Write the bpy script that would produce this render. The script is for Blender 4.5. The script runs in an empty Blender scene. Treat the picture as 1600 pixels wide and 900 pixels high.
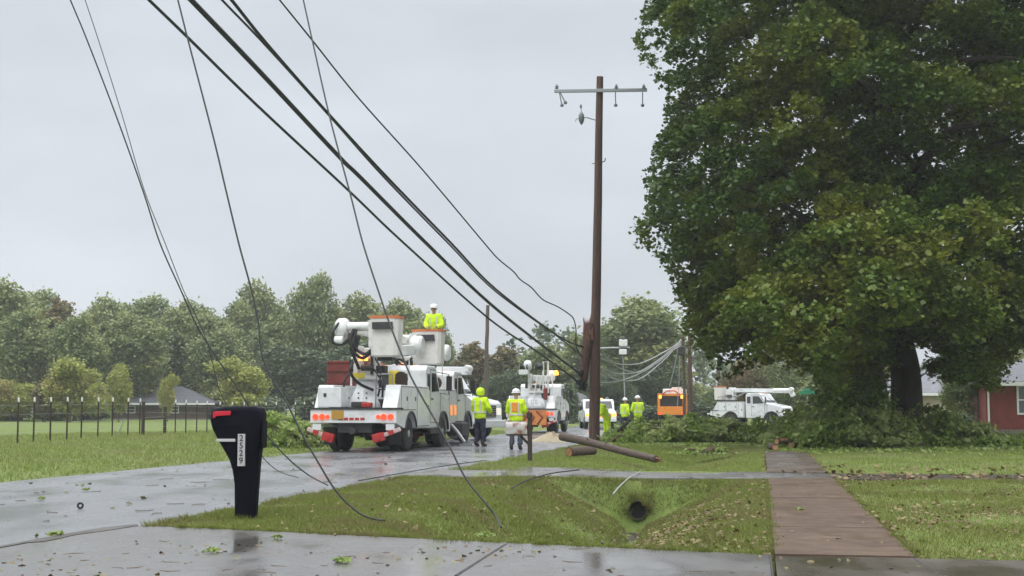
import bpy, bmesh, math, random
import numpy as np
from mathutils import Vector, Matrix, Euler
R = math.radians
rng = np.random.default_rng(7)
random.seed(7)
S = bpy.context.scene
COL = S.collection
F = 2200.0; CH = 1.2
PITCH = math.atan(190/F)
# ---------------- camera
cd = bpy.data.cameras.new('camera'); cam = bpy.data.objects.new('camera', cd); COL.objects.link(cam)
cam.location = (0, 0, CH); cam.rotation_euler = (math.pi/2+PITCH, 0, 0)
cd.sensor_width = 36; cd.lens = 36*F/1600; cd.clip_start = .1; cd.clip_end = 5000
S.camera = cam
# ---------------- sky and sun
W = bpy.data.worlds.new('World'); S.world = W; W.use_nodes = True
nt = W.node_tree; nt.nodes.clear()
def N(t, **k):
    n = nt.nodes.new(t)
    for a, b in k.items(): setattr(n, a, b)
    return n
SUN_EL, SUN_AZ = 50, 200
sky = N('ShaderNodeTexSky', sky_type='NISHITA', sun_disc=False); sky.sun_elevation = R(SUN_EL); sky.sun_rotation = R(SUN_AZ)
tc = N('ShaderNodeTexCoord'); sp = N('ShaderNodeSeparateXYZ'); nt.links.new(tc.outputs['Generated'], sp.inputs[0])
mx = N('ShaderNodeMath', operation='MAXIMUM'); nt.links.new(sp.outputs['Z'], mx.inputs[0]); mx.inputs[1].default_value = 0
cr = N('ShaderNodeValToRGB'); nt.links.new(mx.outputs[0], cr.inputs[0])
cr.color_ramp.elements[0].position = 0; cr.color_ramp.elements[0].color = (.322, .340, .367, 1)
cr.color_ramp.elements[1].position = 1; cr.color_ramp.elements[1].color = (1.5, 1.52, 1.55, 1)
e = cr.color_ramp.elements.new(.28); e.color = (.335, .358, .388, 1)
e = cr.color_ramp.elements.new(.5); e.color = (.80, .82, .845, 1)
mp = N('ShaderNodeMapping'); mp.inputs['Scale'].default_value = (1.6, 1.6, 4.5); nt.links.new(tc.outputs['Generated'], mp.inputs[0])
no = N('ShaderNodeTexNoise'); no.inputs['Scale'].default_value = 1.7; no.inputs['Detail'].default_value = 4; no.inputs['Roughness'].default_value = .5
nt.links.new(mp.outputs[0], no.inputs['Vector'])
mr = N('ShaderNodeMapRange'); mr.inputs[1].default_value = .3; mr.inputs[2].default_value = .7; mr.inputs[3].default_value = .86; mr.inputs[4].default_value = 1.10
nt.links.new(no.outputs[0], mr.inputs[0])
mul = N('ShaderNodeMix', data_type='RGBA', blend_type='MULTIPLY'); mul.inputs[0].default_value = 1
nt.links.new(cr.outputs[0], mul.inputs[6]); nt.links.new(mr.outputs[0], mul.inputs[7])
sc_ = N('ShaderNodeVectorMath', operation='SCALE'); sc_.inputs['Scale'].default_value = 21.0; nt.links.new(mul.outputs[2], sc_.inputs[0])
mi = N('ShaderNodeMix', data_type='RGBA'); mi.inputs[0].default_value = .95
nt.links.new(sky.outputs[0], mi.inputs[6]); nt.links.new(sc_.outputs[0], mi.inputs[7])
bg = N('ShaderNodeBackground'); bg.inputs[1].default_value = .1; nt.links.new(mi.outputs[2], bg.inputs[0])
wo = N('ShaderNodeOutputWorld'); nt.links.new(bg.outputs[0], wo.inputs[0])
sd = bpy.data.lights.new('sun', 'SUN'); sd.energy = .5; sd.angle = R(20); sd.color = (1, .96, .9)
so = bpy.data.objects.new('sun', sd); COL.objects.link(so); so.rotation_euler = (R(90-SUN_EL), 0, R(180-SUN_AZ))
S.view_settings.view_transform = 'Standard'; S.view_settings.look = 'None'; S.view_settings.gamma = 1; S.view_settings.use_curve_mapping = False
S.view_settings.exposure = 0.0
S.render.engine = 'CYCLES'
S.cycles.max_bounces = 7; S.cycles.diffuse_bounces = 3; S.cycles.glossy_bounces = 3; S.cycles.transmission_bounces = 4; S.cycles.volume_bounces = 1; S.cycles.transparent_max_bounces = 8
S.cycles.use_denoising = True

# ---------------- coordinates
def ray(px, py):
    a, b = (px-800)/F, (450-py)/F
    return Vector((a, math.cos(PITCH)-b*math.sin(PITCH), math.sin(PITCH)+b*math.cos(PITCH)))
def at(px, py, Y):
    d = ray(px, py); return Vector((0, 0, CH))+d*(Y/d.y)
def gp(px, py, z=0.0):
    d = ray(px, py); return Vector((0, 0, CH))+d*((z-CH)/d.z)
AZ = math.atan(390/F*math.cos(PITCH)); SA, CA = math.sin(AZ), math.cos(AZ)
def uv(p): return (p[0]*SA+p[1]*CA, p[0]*CA-p[1]*SA)
def xy(u, v): return (u*SA+v*CA, u*CA-v*SA)

# ---------------- materials
def mat(name, col, rough=.6, metal=0, spec=.5, emit=None, es=1, noise=None, bump=None, coat=0):
    m = bpy.data.materials.new(name); m.use_nodes = True
    t = m.node_tree; b = t.nodes['Principled BSDF']
    b.inputs['Base Color'].default_value = (*col, 1); b.inputs['Roughness'].default_value = rough
    b.inputs['Metallic'].default_value = metal; b.inputs['Specular IOR Level'].default_value = spec; b.inputs['Coat Weight'].default_value = coat
    if emit: b.inputs['Emission Color'].default_value = (*emit, 1); b.inputs['Emission Strength'].default_value = es
    tcn = t.nodes.new('ShaderNodeTexCoord')
    if noise:
        sc, col2, lo, hi = noise[:4]
        n = t.nodes.new('ShaderNodeTexNoise'); n.inputs['Scale'].default_value = sc; n.inputs['Detail'].default_value = 6; n.inputs['Roughness'].default_value = .65
        if len(noise) > 4:
            mpn = t.nodes.new('ShaderNodeMapping'); mpn.inputs['Scale'].default_value = noise[4]; t.links.new(tcn.outputs['Object'], mpn.inputs[0]); t.links.new(mpn.outputs[0], n.inputs['Vector'])
        else: t.links.new(tcn.outputs['Object'], n.inputs['Vector'])
        r = t.nodes.new('ShaderNodeMapRange'); r.inputs[1].default_value = lo; r.inputs[2].default_value = hi; t.links.new(n.outputs[0], r.inputs[0])
        x = t.nodes.new('ShaderNodeMix'); x.data_type = 'RGBA'; x.inputs[6].default_value = (*col, 1); x.inputs[7].default_value = (*col2, 1)
        t.links.new(r.outputs[0], x.inputs[0]); t.links.new(x.outputs[2], b.inputs['Base Color'])
    if bump:
        n = t.nodes.new('ShaderNodeTexNoise'); n.inputs['Scale'].default_value = bump[0]; n.inputs['Detail'].default_value = 4; t.links.new(tcn.outputs['Object'], n.inputs['Vector'])
        bp = t.nodes.new('ShaderNodeBump'); bp.inputs['Strength'].default_value = bump[1]; bp.inputs['Distance'].default_value = bump[2]
        t.links.new(n.outputs[0], bp.inputs['Height']); t.links.new(bp.outputs[0], b.inputs['Normal'])
    return m
def ground_mat(name, layers, base, rough=(.9, .9, 1), bump=(30, .3, .02), spec=.5):
    """layers: (scale, colour, lo, hi, stretch) mixed over base in order; rough: (lo, hi, noise scale)"""
    m = bpy.data.materials.new(name); m.use_nodes = True; t = m.node_tree; b = t.nodes['Principled BSDF']
    tcn = t.nodes.new('ShaderNodeTexCoord'); cur = None
    b.inputs['Specular IOR Level'].default_value = spec
    for i, (sc, col, lo, hi, st) in enumerate(layers):
        mpn = t.nodes.new('ShaderNodeMapping'); mpn.inputs['Scale'].default_value = st; mpn.inputs['Location'].default_value = (i*13.7, i*5.1, 0); mpn.inputs['Rotation'].default_value = (0, 0, AZ)
        t.links.new(tcn.outputs['Object'], mpn.inputs[0])
        n = t.nodes.new('ShaderNodeTexNoise'); n.inputs['Scale'].default_value = sc; n.inputs['Detail'].default_value = 8; n.inputs['Roughness'].default_value = .62; t.links.new(mpn.outputs[0], n.inputs['Vector'])
        r = t.nodes.new('ShaderNodeMapRange'); r.inputs[1].default_value = lo; r.inputs[2].default_value = hi; t.links.new(n.outputs[0], r.inputs[0])
        x = t.nodes.new('ShaderNodeMix'); x.data_type = 'RGBA'; x.inputs[7].default_value = (*col, 1)
        if cur is None: x.inputs[6].default_value = (*base, 1)
        else: t.links.new(cur, x.inputs[6])
        t.links.new(r.outputs[0], x.inputs[0]); cur = x.outputs[2]
    if cur: t.links.new(cur, b.inputs['Base Color'])
    n = t.nodes.new('ShaderNodeTexNoise'); n.inputs['Scale'].default_value = rough[2]; n.inputs['Detail'].default_value = 7
    mpn = t.nodes.new('ShaderNodeMapping'); mpn.inputs['Scale'].default_value = (1, .45, 1); mpn.inputs['Rotation'].default_value = (0, 0, AZ)
    t.links.new(tcn.outputs['Object'], mpn.inputs[0]); t.links.new(mpn.outputs[0], n.inputs['Vector'])
    r = t.nodes.new('ShaderNodeMapRange'); r.inputs[1].default_value = .38; r.inputs[2].default_value = .62; r.inputs[3].default_value = rough[0]; r.inputs[4].default_value = rough[1]
    t.links.new(n.outputs[0], r.inputs[0]); t.links.new(r.outputs[0], b.inputs['Roughness'])
    n2 = t.nodes.new('ShaderNodeTexNoise'); n2.inputs['Scale'].default_value = bump[0]; n2.inputs['Detail'].default_value = 5; t.links.new(tcn.outputs['Object'], n2.inputs['Vector'])
    bp = t.nodes.new('ShaderNodeBump'); bp.inputs['Strength'].default_value = bump[1]; bp.inputs['Distance'].default_value = bump[2]
    t.links.new(n2.outputs[0], bp.inputs['Height']); t.links.new(bp.outputs[0], b.inputs['Normal'])
    return m
def leaf_mat(name, c1, c2, c3, trans=.35, sc=.5, spec=.35):
    """c1..c2 vary leaf by leaf, c3 comes in over whole sprays (yellowing)"""
    m = bpy.data.materials.new(name); m.use_nodes = True; t = m.node_tree; t.nodes.clear()
    g = t.nodes.new('ShaderNodeNewGeometry'); tcn = t.nodes.new('ShaderNodeTexCoord')
    x = t.nodes.new('ShaderNodeMix'); x.data_type = 'RGBA'; x.inputs[6].default_value = (*c1, 1); x.inputs[7].default_value = (*c2, 1)
    t.links.new(g.outputs['Random Per Island'], x.inputs[0])
    n = t.nodes.new('ShaderNodeTexNoise'); n.inputs['Scale'].default_value = sc; n.inputs['Detail'].default_value = 2; t.links.new(tcn.outputs['Object'], n.inputs['Vector'])
    r = t.nodes.new('ShaderNodeMapRange'); r.inputs[1].default_value = .45; r.inputs[2].default_value = .68; t.links.new(n.outputs[0], r.inputs[0])
    y = t.nodes.new('ShaderNodeMix'); y.data_type = 'RGBA'; y.inputs[7].default_value = (*c3, 1); t.links.new(x.outputs[2], y.inputs[6]); t.links.new(r.outputs[0], y.inputs[0])
    b = t.nodes.new('ShaderNodeBsdfPrincipled'); b.inputs['Roughness'].default_value = .42; b.inputs['Specular IOR Level'].default_value = spec; t.links.new(y.outputs[2], b.inputs['Base Color'])
    tr = t.nodes.new('ShaderNodeBsdfTranslucent'); t.links.new(y.outputs[2], tr.inputs[0])
    ms = t.nodes.new('ShaderNodeMixShader'); ms.inputs[0].default_value = trans; t.links.new(b.outputs[0], ms.inputs[1]); t.links.new(tr.outputs[0], ms.inputs[2])
    o = t.nodes.new('ShaderNodeOutputMaterial'); t.links.new(ms.outputs[0], o.inputs[0])
    return m
M = {}
M['white'] = mat('white paint', (.72, .74, .75), .3, noise=(2.3, (.40, .40, .37), .5, .82), coat=.25)
M['white2'] = mat('white fibreglass', (.72, .73, .72), .4, noise=(4, (.42, .41, .37), .5, .82))
M['cream'] = mat('white bucket plastic', (.72, .70, .67), .5, noise=(3, (.55, .52, .47), .5, .8))
M['tyre'] = mat('tyre rubber', (.018, .018, .018), .75, noise=(9, (.05, .045, .04), .45, .75))
M['rim'] = mat('rim metal', (.5, .51, .52), .4, .5, noise=(8, (.25, .23, .2), .5, .8))
M['black'] = mat('black plastic', (.012, .012, .013), .45)
M['dark'] = mat('dark steel', (.03, .03, .032), .6, noise=(6, (.07, .055, .04), .5, .8))
M['glass'] = mat('window glass', (.02, .024, .028), .05, 0, .8)
M['orange'] = mat('orange rim', (.60, .17, .06), .5)
M['orangep'] = mat('orange paint', (.75, .24, .02), .45, noise=(3, (.5, .14, .02), .5, .8))
M['red'] = mat('red paint', (.42, .025, .022), .4)
M['redbox'] = mat('dull red steel', (.20, .028, .025), .6, noise=(1.6, (.11, .02, .018), .45, .7))
M['stripe'] = mat('white reflective tape', (.55, .42, .40), .4)
M['taill'] = mat('tail light', (.6, .03, .01), .3, emit=(1, .09, .02), es=1.1)
M['amber'] = mat('amber light', (.8, .3, .03), .3, emit=(1, .34, .06), es=3.0)
M['amberdim'] = mat('amber panel', (.7, .25, .03), .35, emit=(1, .35, .08), es=.75)
M['amberdark'] = mat('dim amber board', (.42, .17, .04), .4, emit=(1, .35, .08), es=.22, noise=(4, (.2, .07, .03), .4, .6))
M['headl'] = mat('headlight', (.7, .7, .68), .15, emit=(1, .9, .75), es=.6)
M['yellow'] = mat('yellow plastic', (.62, .5, .04), .45)
M['ochre'] = mat('ochre panel', (.42, .24, .03), .5)
M['hivis'] = mat('hi-vis cloth', (.66, .92, .015), .7, emit=(.62, 1, .02), es=.0, noise=(5, (.52, .78, .01), .4, .75), bump=(9, .5, .03))
M['hiorange'] = mat('hi-vis orange', (.78, .30, .03), .7, bump=(9, .4, .02))
M['refl'] = mat('reflective band', (.62, .64, .58), .35)
M['navy'] = mat('navy trousers', (.018, .022, .045), .85, noise=(6, (.035, .04, .07), .4, .8), bump=(10, .5, .02))
M['bluegrey'] = mat('blue-grey trousers', (.05, .075, .10), .85, bump=(10, .5, .02))
M['boot'] = mat('boot leather', (.03, .022, .016), .6)
M['skin'] = mat('skin', (.42, .25, .17), .55)
M['eye'] = mat('eye', (.02, .015, .012), .2)
M['hat'] = mat('hard hat', (.78, .79, .8), .25)
M['pole'] = mat('treated pole wood', (.115, .062, .045), .75, noise=(5, (.05, .028, .022), .35, .7, (4, 4, .35)), bump=(22, .6, .015))
M['poleg'] = mat('weathered pole wood', (.125, .095, .078), .8, noise=(5, (.055, .042, .036), .35, .7, (4, 4, .3)), bump=(22, .6, .015))
M['fallen'] = mat('old fallen pole wood', (.115, .08, .064), .75, noise=(4, (.04, .026, .02), .35, .7, (4, 4, 4)), bump=(22, .7, .015))
M['cutwood'] = mat('fresh cut wood', (.5, .26, .11), .8, noise=(12, (.33, .15, .07), .4, .7))
M['splint'] = mat('splintered wood', (.20, .085, .05), .8, noise=(14, (.16, .06, .04), .4, .7))
M['galv'] = mat('galvanised steel', (.33, .35, .36), .5, .6)
M['porc'] = mat('grey insulator', (.16, .17, .18), .3)
M['wire'] = mat('black cable sheath', (.014, .016, .018), .5)
M['wiregrey'] = mat('weathered grey cable', (.33, .34, .34), .6)
M['mbox'] = mat('glossy black plastic', (.0045, .005, .010), .5, spec=.06, noise=(2.2, (.007, .008, .013), .4, .8))
M['silver'] = mat('pale strip', (.5, .5, .5), .45)
M['flag'] = mat('red mailbox flag', (.55, .012, .03), .4)
M['bark'] = mat('bark', (.045, .034, .028), .9, noise=(5, (.02, .015, .013), .35, .7, (3, 3, .5)), bump=(14, .9, .04))
M['barkfar'] = mat('distant bark', (.08, .068, .055), .9)
M['twig'] = mat('twig wood', (.10, .07, .045), .85)
M['brick'] = mat('red brick', (.21, .045, .035), .85, noise=(2.5, (.14, .03, .026), .4, .7), bump=(12, .3, .01))
M['shingle2'] = mat('dark grey shingles', (.10, .105, .12), .85, noise=(3, (.07, .075, .085), .35, .7), bump=(9, .5, .02))
M['brick2'] = mat('brown brick', (.10, .062, .052), .85, noise=(2.5, (.06, .04, .034), .4, .7))
M['shingle'] = mat('grey shingles', (.20, .205, .225), .85, noise=(3, (.14, .145, .16), .35, .7), bump=(9, .5, .02))
M['tan'] = mat('tan siding', (.42, .36, .27), .8)
M['trim'] = mat('white trim', (.7, .71, .7), .5)
M['signg'] = mat('green sign', (.01, .20, .10), .4)
M['rust'] = mat('rusty fence post', (.045, .03, .022), .85)
M['postw'] = mat('dark timber post', (.055, .042, .034), .85, noise=(7, (.03, .022, .018), .35, .7, (3, 3, .4)))
M['concpipe'] = mat('culvert pipe', (.07, .065, .055), .8, noise=(8, (.03, .03, .022), .4, .7))
M['pipedark'] = mat('culvert painted shade', (.008, .008, .008), .95)
M['stone'] = mat('stones', (.2, .18, .15), .8, noise=(8, (.12, .1, .08), .4, .7))
M['soil'] = mat('wet bare soil', (.055, .042, .028), .7, noise=(8, (.03, .024, .015), .4, .7), bump=(20, .8, .02))
M['sand'] = mat('pale wood chips', (.46, .40, .28), .9, noise=(9, (.34, .28, .18), .4, .7), bump=(25, .8, .03))
M['asphalt'] = ground_mat('wet asphalt road', [(.35, (.12, .125, .135), .42, .66, (1, .12, 1)), (60, (.19, .19, .195), .5, .8, (1, 1, 1)), (2.2, (.105, .107, .112), .52, .78, (1, .3, 1))], (.155, .16, .172), (.15, .34, .9), (90, .12, .004), .5)
M['drive'] = ground_mat('wet concrete driveway', [(.5, (.10, .088, .08), .4, .65, (1, 1, 1)), (5, (.075, .07, .06), .5, .78, (1, 1, 1)), (70, (.17, .165, .155), .55, .8, (1, 1, 1))], (.115, .113, .112), (.08, .42, 1.1), (60, .10, .004), .5)
M['drivebrown'] = ground_mat('wet stained concrete', [(.6, (.06, .05, .038), .4, .62, (1, 1, 1)), (5, (.085, .07, .055), .5, .78, (1, 1, 1)), (26, (.04, .03, .022), .6, .8, (1, 1, 1))], (.095, .08, .063), (.10, .45, 1.1), (60, .12, .004), .5)
M['walk2'] = ground_mat('wet brown-grey concrete', [(.9, (.085, .056, .042), .38, .62, (1, 1, 1)), (3.2, (.13, .11, .09), .5, .75, (.5, 3, 1))], (.11, .09, .072), (.2, .55, 1.3), (50, .3, .008), .4)
M['leafdirt'] = ground_mat('leaf-covered concrete', [(1.2, (.035, .028, .02), .4, .6, (1, 1, 1)), (9, (.08, .055, .03), .5, .75, (1, 1, 1))], (.06, .05, .04), (.3, .6, 1.5), (40, .5, .01), .4)
M['walk'] = ground_mat('wet brown concrete', [(.9, (.075, .046, .029), .40, .60, (1, 1, 1)), (2.6, (.15, .103, .070), .50, .68, (.5, 3.0, 1)), (9, (.035, .026, .016), .54, .70, (.5, 2, 1)), (45, (.15, .12, .09), .6, .8, (1, 1, 1))], (.112, .071, .046), (.38, .78, 1.8), (50, .35, .008), .3)
M['lawn'] = ground_mat('lawn soil and grass', [(.22, (.145, .19, .042), .4, .62, (1, 1, 1)), (1.6, (.10, .12, .035), .48, .72, (1, 1, 1)), (7, (.19, .165, .07), .58, .8, (1, 1, 1)), (35, (.07, .10, .025), .5, .75, (1, 1, 1))], (.15, .205, .05), (.8, .95, 1), (45, .7, .03), .25)
M['blade'] = leaf_mat('grass blades', (.125, .165, .032), (.235, .26, .07), (.19, .18, .066), .3, .9, .2)
M['blade2'] = leaf_mat('greener grass blades', (.16, .215, .045), (.27, .32, .085), (.24, .25, .10), .3, .35, .2)
M['deadleaf'] = leaf_mat('fallen leaves', (.16, .10, .04), (.27, .22, .085), (.09, .045, .025), .15, 1.5)
M['greendeb'] = leaf_mat('torn green leaves', (.05, .09, .02), (.11, .17, .04), (.16, .12, .05), .2, 2.0)
M['maple'] = leaf_mat('maple leaves', (.026, .062, .010), (.085, .150, .018), (.17, .20, .022), .30, .30)
M['maple2'] = leaf_mat('yellowing maple leaves', (.065, .12, .016), (.145, .205, .028), (.21, .22, .03), .33, .6)
M['brush'] = leaf_mat('torn brush leaves', (.13, .22, .04), (.32, .42, .09), (.42, .48, .20), .4, .9)
M['far1'] = leaf_mat('distant grey-green leaves', (.13, .18, .07), (.24, .29, .115), (.34, .36, .13), .25, .16)
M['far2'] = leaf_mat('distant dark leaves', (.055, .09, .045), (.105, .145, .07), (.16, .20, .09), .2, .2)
M['far3'] = leaf_mat('distant yellow-green leaves', (.25, .29, .065), (.40, .41, .10), (.38, .32, .11), .3, .3)
M['far4'] = leaf_mat('distant russet leaves', (.17, .17, .08), (.23, .20, .08), (.24, .15, .075), .25, .25)

# ---------------- object helpers
class MB:
    def __init__(s): s.v = []; s.f = []; s.m = []
    def add(s, vs, fs, mi=0):
        o = len(s.v); s.v += [tuple(v) for v in vs]; s.f += [tuple(o+i for i in f) for f in fs]; s.m += [mi]*len(fs)
    def box(s, c, d, rot=None, mi=0):
        hx, hy, hz = d[0]/2, d[1]/2, d[2]/2
        vs = [Vector((x, y, z)) for x in (-hx, hx) for y in (-hy, hy) for z in (-hz, hz)]
        if rot: Q = Euler([R(a) for a in rot]).to_matrix(); vs = [Q@v for v in vs]
        c = Vector(c); s.add([v+c for v in vs], [(0, 1, 3, 2), (4, 6, 7, 5), (0, 4, 5, 1), (2, 3, 7, 6), (0, 2, 6, 4), (1, 5, 7, 3)], mi); return s
    def bx(s, x0, x1, y0, y1, z0, z1, mi=0): return s.box(((x0+x1)/2, (y0+y1)/2, (z0+z1)/2), (abs(x1-x0), abs(y1-y0), abs(z1-z0)), None, mi)
    def prism(s, prof, x0, x1, axis='x', mi=0):
        n = len(prof)
        def P(a, b, t): return {'x': (t, a, b), 'y': (a, t, b), 'z': (a, b, t)}[axis]
        vs = [P(a, b, x0) for a, b in prof]+[P(a, b, x1) for a, b in prof]
        s.add(vs, [tuple(range(n))[::-1], tuple(range(n, 2*n))]+[(i, (i+1) % n, n+(i+1) % n, n+i) for i in range(n)], mi); return s
    def tube(s, pts, rad, seg=8, caps=True, mi=0):
        pts = [Vector(p) for p in pts]; n = len(pts)
        rs = rad if hasattr(rad, '__len__') else [rad]*n
        vs = []; prev = None
        for i, p in enumerate(pts):
            d = (pts[min(i+1, n-1)]-pts[max(i-1, 0)]).normalized()
            if prev is None: a = d.cross(Vector((0, 0, 1)) if abs(d.z) < .9 else Vector((1, 0, 0))).normalized()
            else: a = (prev-d*prev.dot(d)).normalized()
            prev = a; b = d.cross(a)
            for k in range(seg):
                t = 2*math.pi*k/seg; vs.append(p+(a*math.cos(t)+b*math.sin(t))*rs[i])
        fs = [(i*seg+k, i*seg+(k+1) % seg, (i+1)*seg+(k+1) % seg, (i+1)*seg+k) for i in range(n-1) for k in range(seg)]
        if caps: fs += [tuple(range(seg))[::-1], tuple(range((n-1)*seg, n*seg))]
        s.add(vs, fs, mi); return s
    def cyl(s, p0, p1, r0, r1=None, seg=16, mi=0): return s.tube([p0, p1], [r0, r0 if r1 is None else r1], seg, True, mi)
    def lathe(s, prof, c=(0, 0, 0), seg=16, axis='z', mi=0):
        vs = []; n = len(prof)
        for r, h in prof:
            for k in range(seg):
                t = 2*math.pi*k/seg; a, b = r*math.cos(t), r*math.sin(t)
                q = {'z': (a, b, h), 'x': (h, a, b), 'y': (a, h, b)}[axis]; vs.append((q[0]+c[0], q[1]+c[1], q[2]+c[2]))
        fs = [(i*seg+k, i*seg+(k+1) % seg, (i+1)*seg+(k+1) % seg, (i+1)*seg+k) for i in range(n-1) for k in range(seg)]
        fs += [tuple(range(seg))[::-1], tuple(range((n-1)*seg, n*seg))]
        s.add(vs, fs, mi); return s
    def build(s, name, m, parent=None, bevel=0, smooth=False, loc=None, rotz=None):
        me = bpy.data.meshes.new(name); me.from_pydata(s.v, [], s.f)
        for k in (m if isinstance(m, (list, tuple)) else [m]): me.materials.append(M[k] if isinstance(k, str) else k)
        if isinstance(m, (list, tuple)): me.polygons.foreach_set('material_index', s.m)
        bm = bmesh.new(); bm.from_mesh(me); bmesh.ops.recalc_face_normals(bm, faces=bm.faces); bm.to_mesh(me); bm.free()
        o = bpy.data.objects.new(name, me); COL.objects.link(o)
        if parent: o.parent = parent
        if loc is not None: o.location = loc
        if rotz is not None: o.rotation_euler.z = rotz
        if smooth:
            me.polygons.foreach_set('use_smooth', [True]*len(me.polygons))
            try: me.set_sharp_from_angle(angle=R(40))
            except Exception: pass
        if bevel:
            b = o.modifiers.new('bevel', 'BEVEL'); b.width = bevel; b.segments = 2; b.limit_method = 'ANGLE'; b.angle_limit = R(35)
        return o
def tag(o, label=None, cat=None, group=None, kind=None):
    for k, v in (('label', label), ('category', cat), ('group', group), ('kind', kind)):
        if v: o[k] = v
    return o
def thing(name, label, cat, loc=(0, 0, 0), rz=0, group=None):
    o = bpy.data.objects.new(name, None); COL.objects.link(o); o.location = loc; o.rotation_euler = (0, 0, rz); o.empty_display_size = .3
    return tag(o, label, cat, group)
def copy_tree(o, parent=None):
    c = o.copy(); COL.objects.link(c)
    if parent: c.parent = parent
    for ch in [q for q in o.children]: copy_tree(ch, c)
    return c
def raw_mesh(name, V, nper, m, parent=None, smooth=False):
    """V: (n*nper,3) array; every nper verts make one face"""
    V = np.asarray(V, np.float32).reshape(-1, 3); nv = len(V); nf = nv//nper
    me = bpy.data.meshes.new(name); me.vertices.add(nv); me.loops.add(nv); me.polygons.add(nf)
    me.vertices.foreach_set('co', V.ravel()); me.loops.foreach_set('vertex_index', np.arange(nv, dtype=np.int32))
    me.polygons.foreach_set('loop_start', np.arange(0, nv, nper, dtype=np.int32))
    me.update(calc_edges=True); me.materials.append(M[m])
    o = bpy.data.objects.new(name, me); COL.objects.link(o)
    if parent: o.parent = parent
    return o
def leaves(cen, size, up=.5, aspect=.75, r=rng, droop=0):
    """one rhombic leaf per centre, random facing with an upward bias"""
    n = len(cen); nrm = r.normal(size=(n, 3)); nrm[:, 2] = np.abs(nrm[:, 2])+up; nrm /= np.linalg.norm(nrm, axis=1)[:, None]
    t = r.normal(size=(n, 3)); t[:, 2] -= droop; t -= nrm*(t*nrm).sum(1)[:, None]; t /= np.linalg.norm(t, axis=1)[:, None]
    b = np.cross(nrm, t); s = size*r.uniform(.6, 1.3, size=(n, 1))
    V = np.stack([cen-t*s*.5, cen+b*s*.5*aspect-nrm*s*.08, cen+t*s*.5, cen-b*s*.5*aspect-nrm*s*.08], axis=1)
    return V
def clump_pts(c, rad, n, flat=.7, r=rng, shell=.55):
    d = r.normal(size=(n, 3)); d /= np.linalg.norm(d, axis=1)[:, None]
    q = d*(shell+(1-shell)*r.random((n, 1)))**1.0*rad; q *= 1+.22*np.sin(d[:, :1]*5+c[0])*np.cos(d[:, 1:2]*6+c[1])
    q[:, 2] *= flat
    return np.asarray(c)+q
# ================= THE GROUND
UD1, UD2N, UD2F = 11.85, 24.6, 27.2
gw = np.array([uv(gp(*p)) for p in ((212, 823), (394, 831), (700, 846), (1000, 860), (1202, 869))])
VD = -2.05
def sstep(a, b, x): t = np.clip((x-a)/(b-a), 0, 1); return t*t*(3-2*t)
def H(u, v):
    u = np.asarray(u, float); v = np.asarray(v, float)
    dv = v-VD-.12*np.sin(u*.7)
    prof = np.clip(1-np.abs(dv)/np.where(dv < 0, 1.7, 1.9), 0, 1); prof = .45*prof**1.1+.55*prof*prof*(3-2*prof)
    dep = .74*(sstep(UD1-.2, UD1+.2, u)-sstep(UD2N-.80, UD2N-.42, u))+.26*sstep(UD2F+.1, UD2F+2.5, u)*(1-sstep(40, 48, u))
    h = -dep*prof*(1+.25*np.clip(1-np.abs(dv)/.3, 0, 1))
    lawn = (v > -6.2)
    h = h+np.where(lawn, .03*np.sin(u*.9+v*.5)*np.sin(v*1.3+.4)*sstep(-6.1, -5, v), 0)
    h = h+np.where(v < -12.6, .10*sstep(-12.6, -16, v)*(1+.5*np.sin(u*.21+v*.13)), 0)
    h = h-.12*(sstep(-12.6, -12.2, v)-sstep(-6.4, -6.2, v))*(1-0)          # under the road
    h = h-.10*(sstep(.0, .12, v)-sstep(1.12, 1.24, v))*(u < 41)              # under the sidewalk
    h = h-.10*((u < np.interp(v, gw[:, 1], gw[:, 0])-.14) & (v > -6.2))
    h = h-.10*((u > UD2N+.1) & (u < UD2F-.1) & (v > -6.3) & (v < 14))
    return h
us = np.concatenate([np.arange(-6, 10, 1), np.arange(10, 30, .16), np.arange(30, 60, .5), np.arange(60, 200, 4), np.geomspace(200, 2600, 14)])
vs = np.concatenate([-np.geomspace(30, 1800, 12)[::-1], np.arange(-29, -13, 1), np.arange(-13, -6.4, .4), np.arange(-6.4, 4, .16), np.arange(4, 20, .6), np.geomspace(20, 1500, 14)])
U, V = np.meshgrid(us, vs, indexing='ij'); Z = H(U, V)
X = U*SA+V*CA; Y = U*CA-V*SA
P = np.stack([X, Y, Z], -1).reshape(-1, 3); nu, nv_ = len(us), len(vs)
fs = [(i*nv_+j, (i+1)*nv_+j, (i+1)*nv_+j+1, i*nv_+j+1) for i in range(nu-1) for j in range(nv_-1)]
me = bpy.data.meshes.new('ground'); me.from_pydata(P.tolist(), [], fs); me.materials.append(M['lawn']); me.polygons.foreach_set('use_smooth', [True]*len(fs))
o = bpy.data.objects.new('ground', me); COL.objects.link(o); tag(o, kind='structure')
if me.polygons[0].normal.z < 0: me.flip_normals()
def slab(name, pts, z, th, m, sub=True):
    mb = MB(); mb.prism([(p[0], p[1]) for p in pts], z-th, z, 'z'); o = mb.build(name, m); tag(o, kind='structure'); return o
def uvp(L): return [xy(u, v) for u, v in L]
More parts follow.
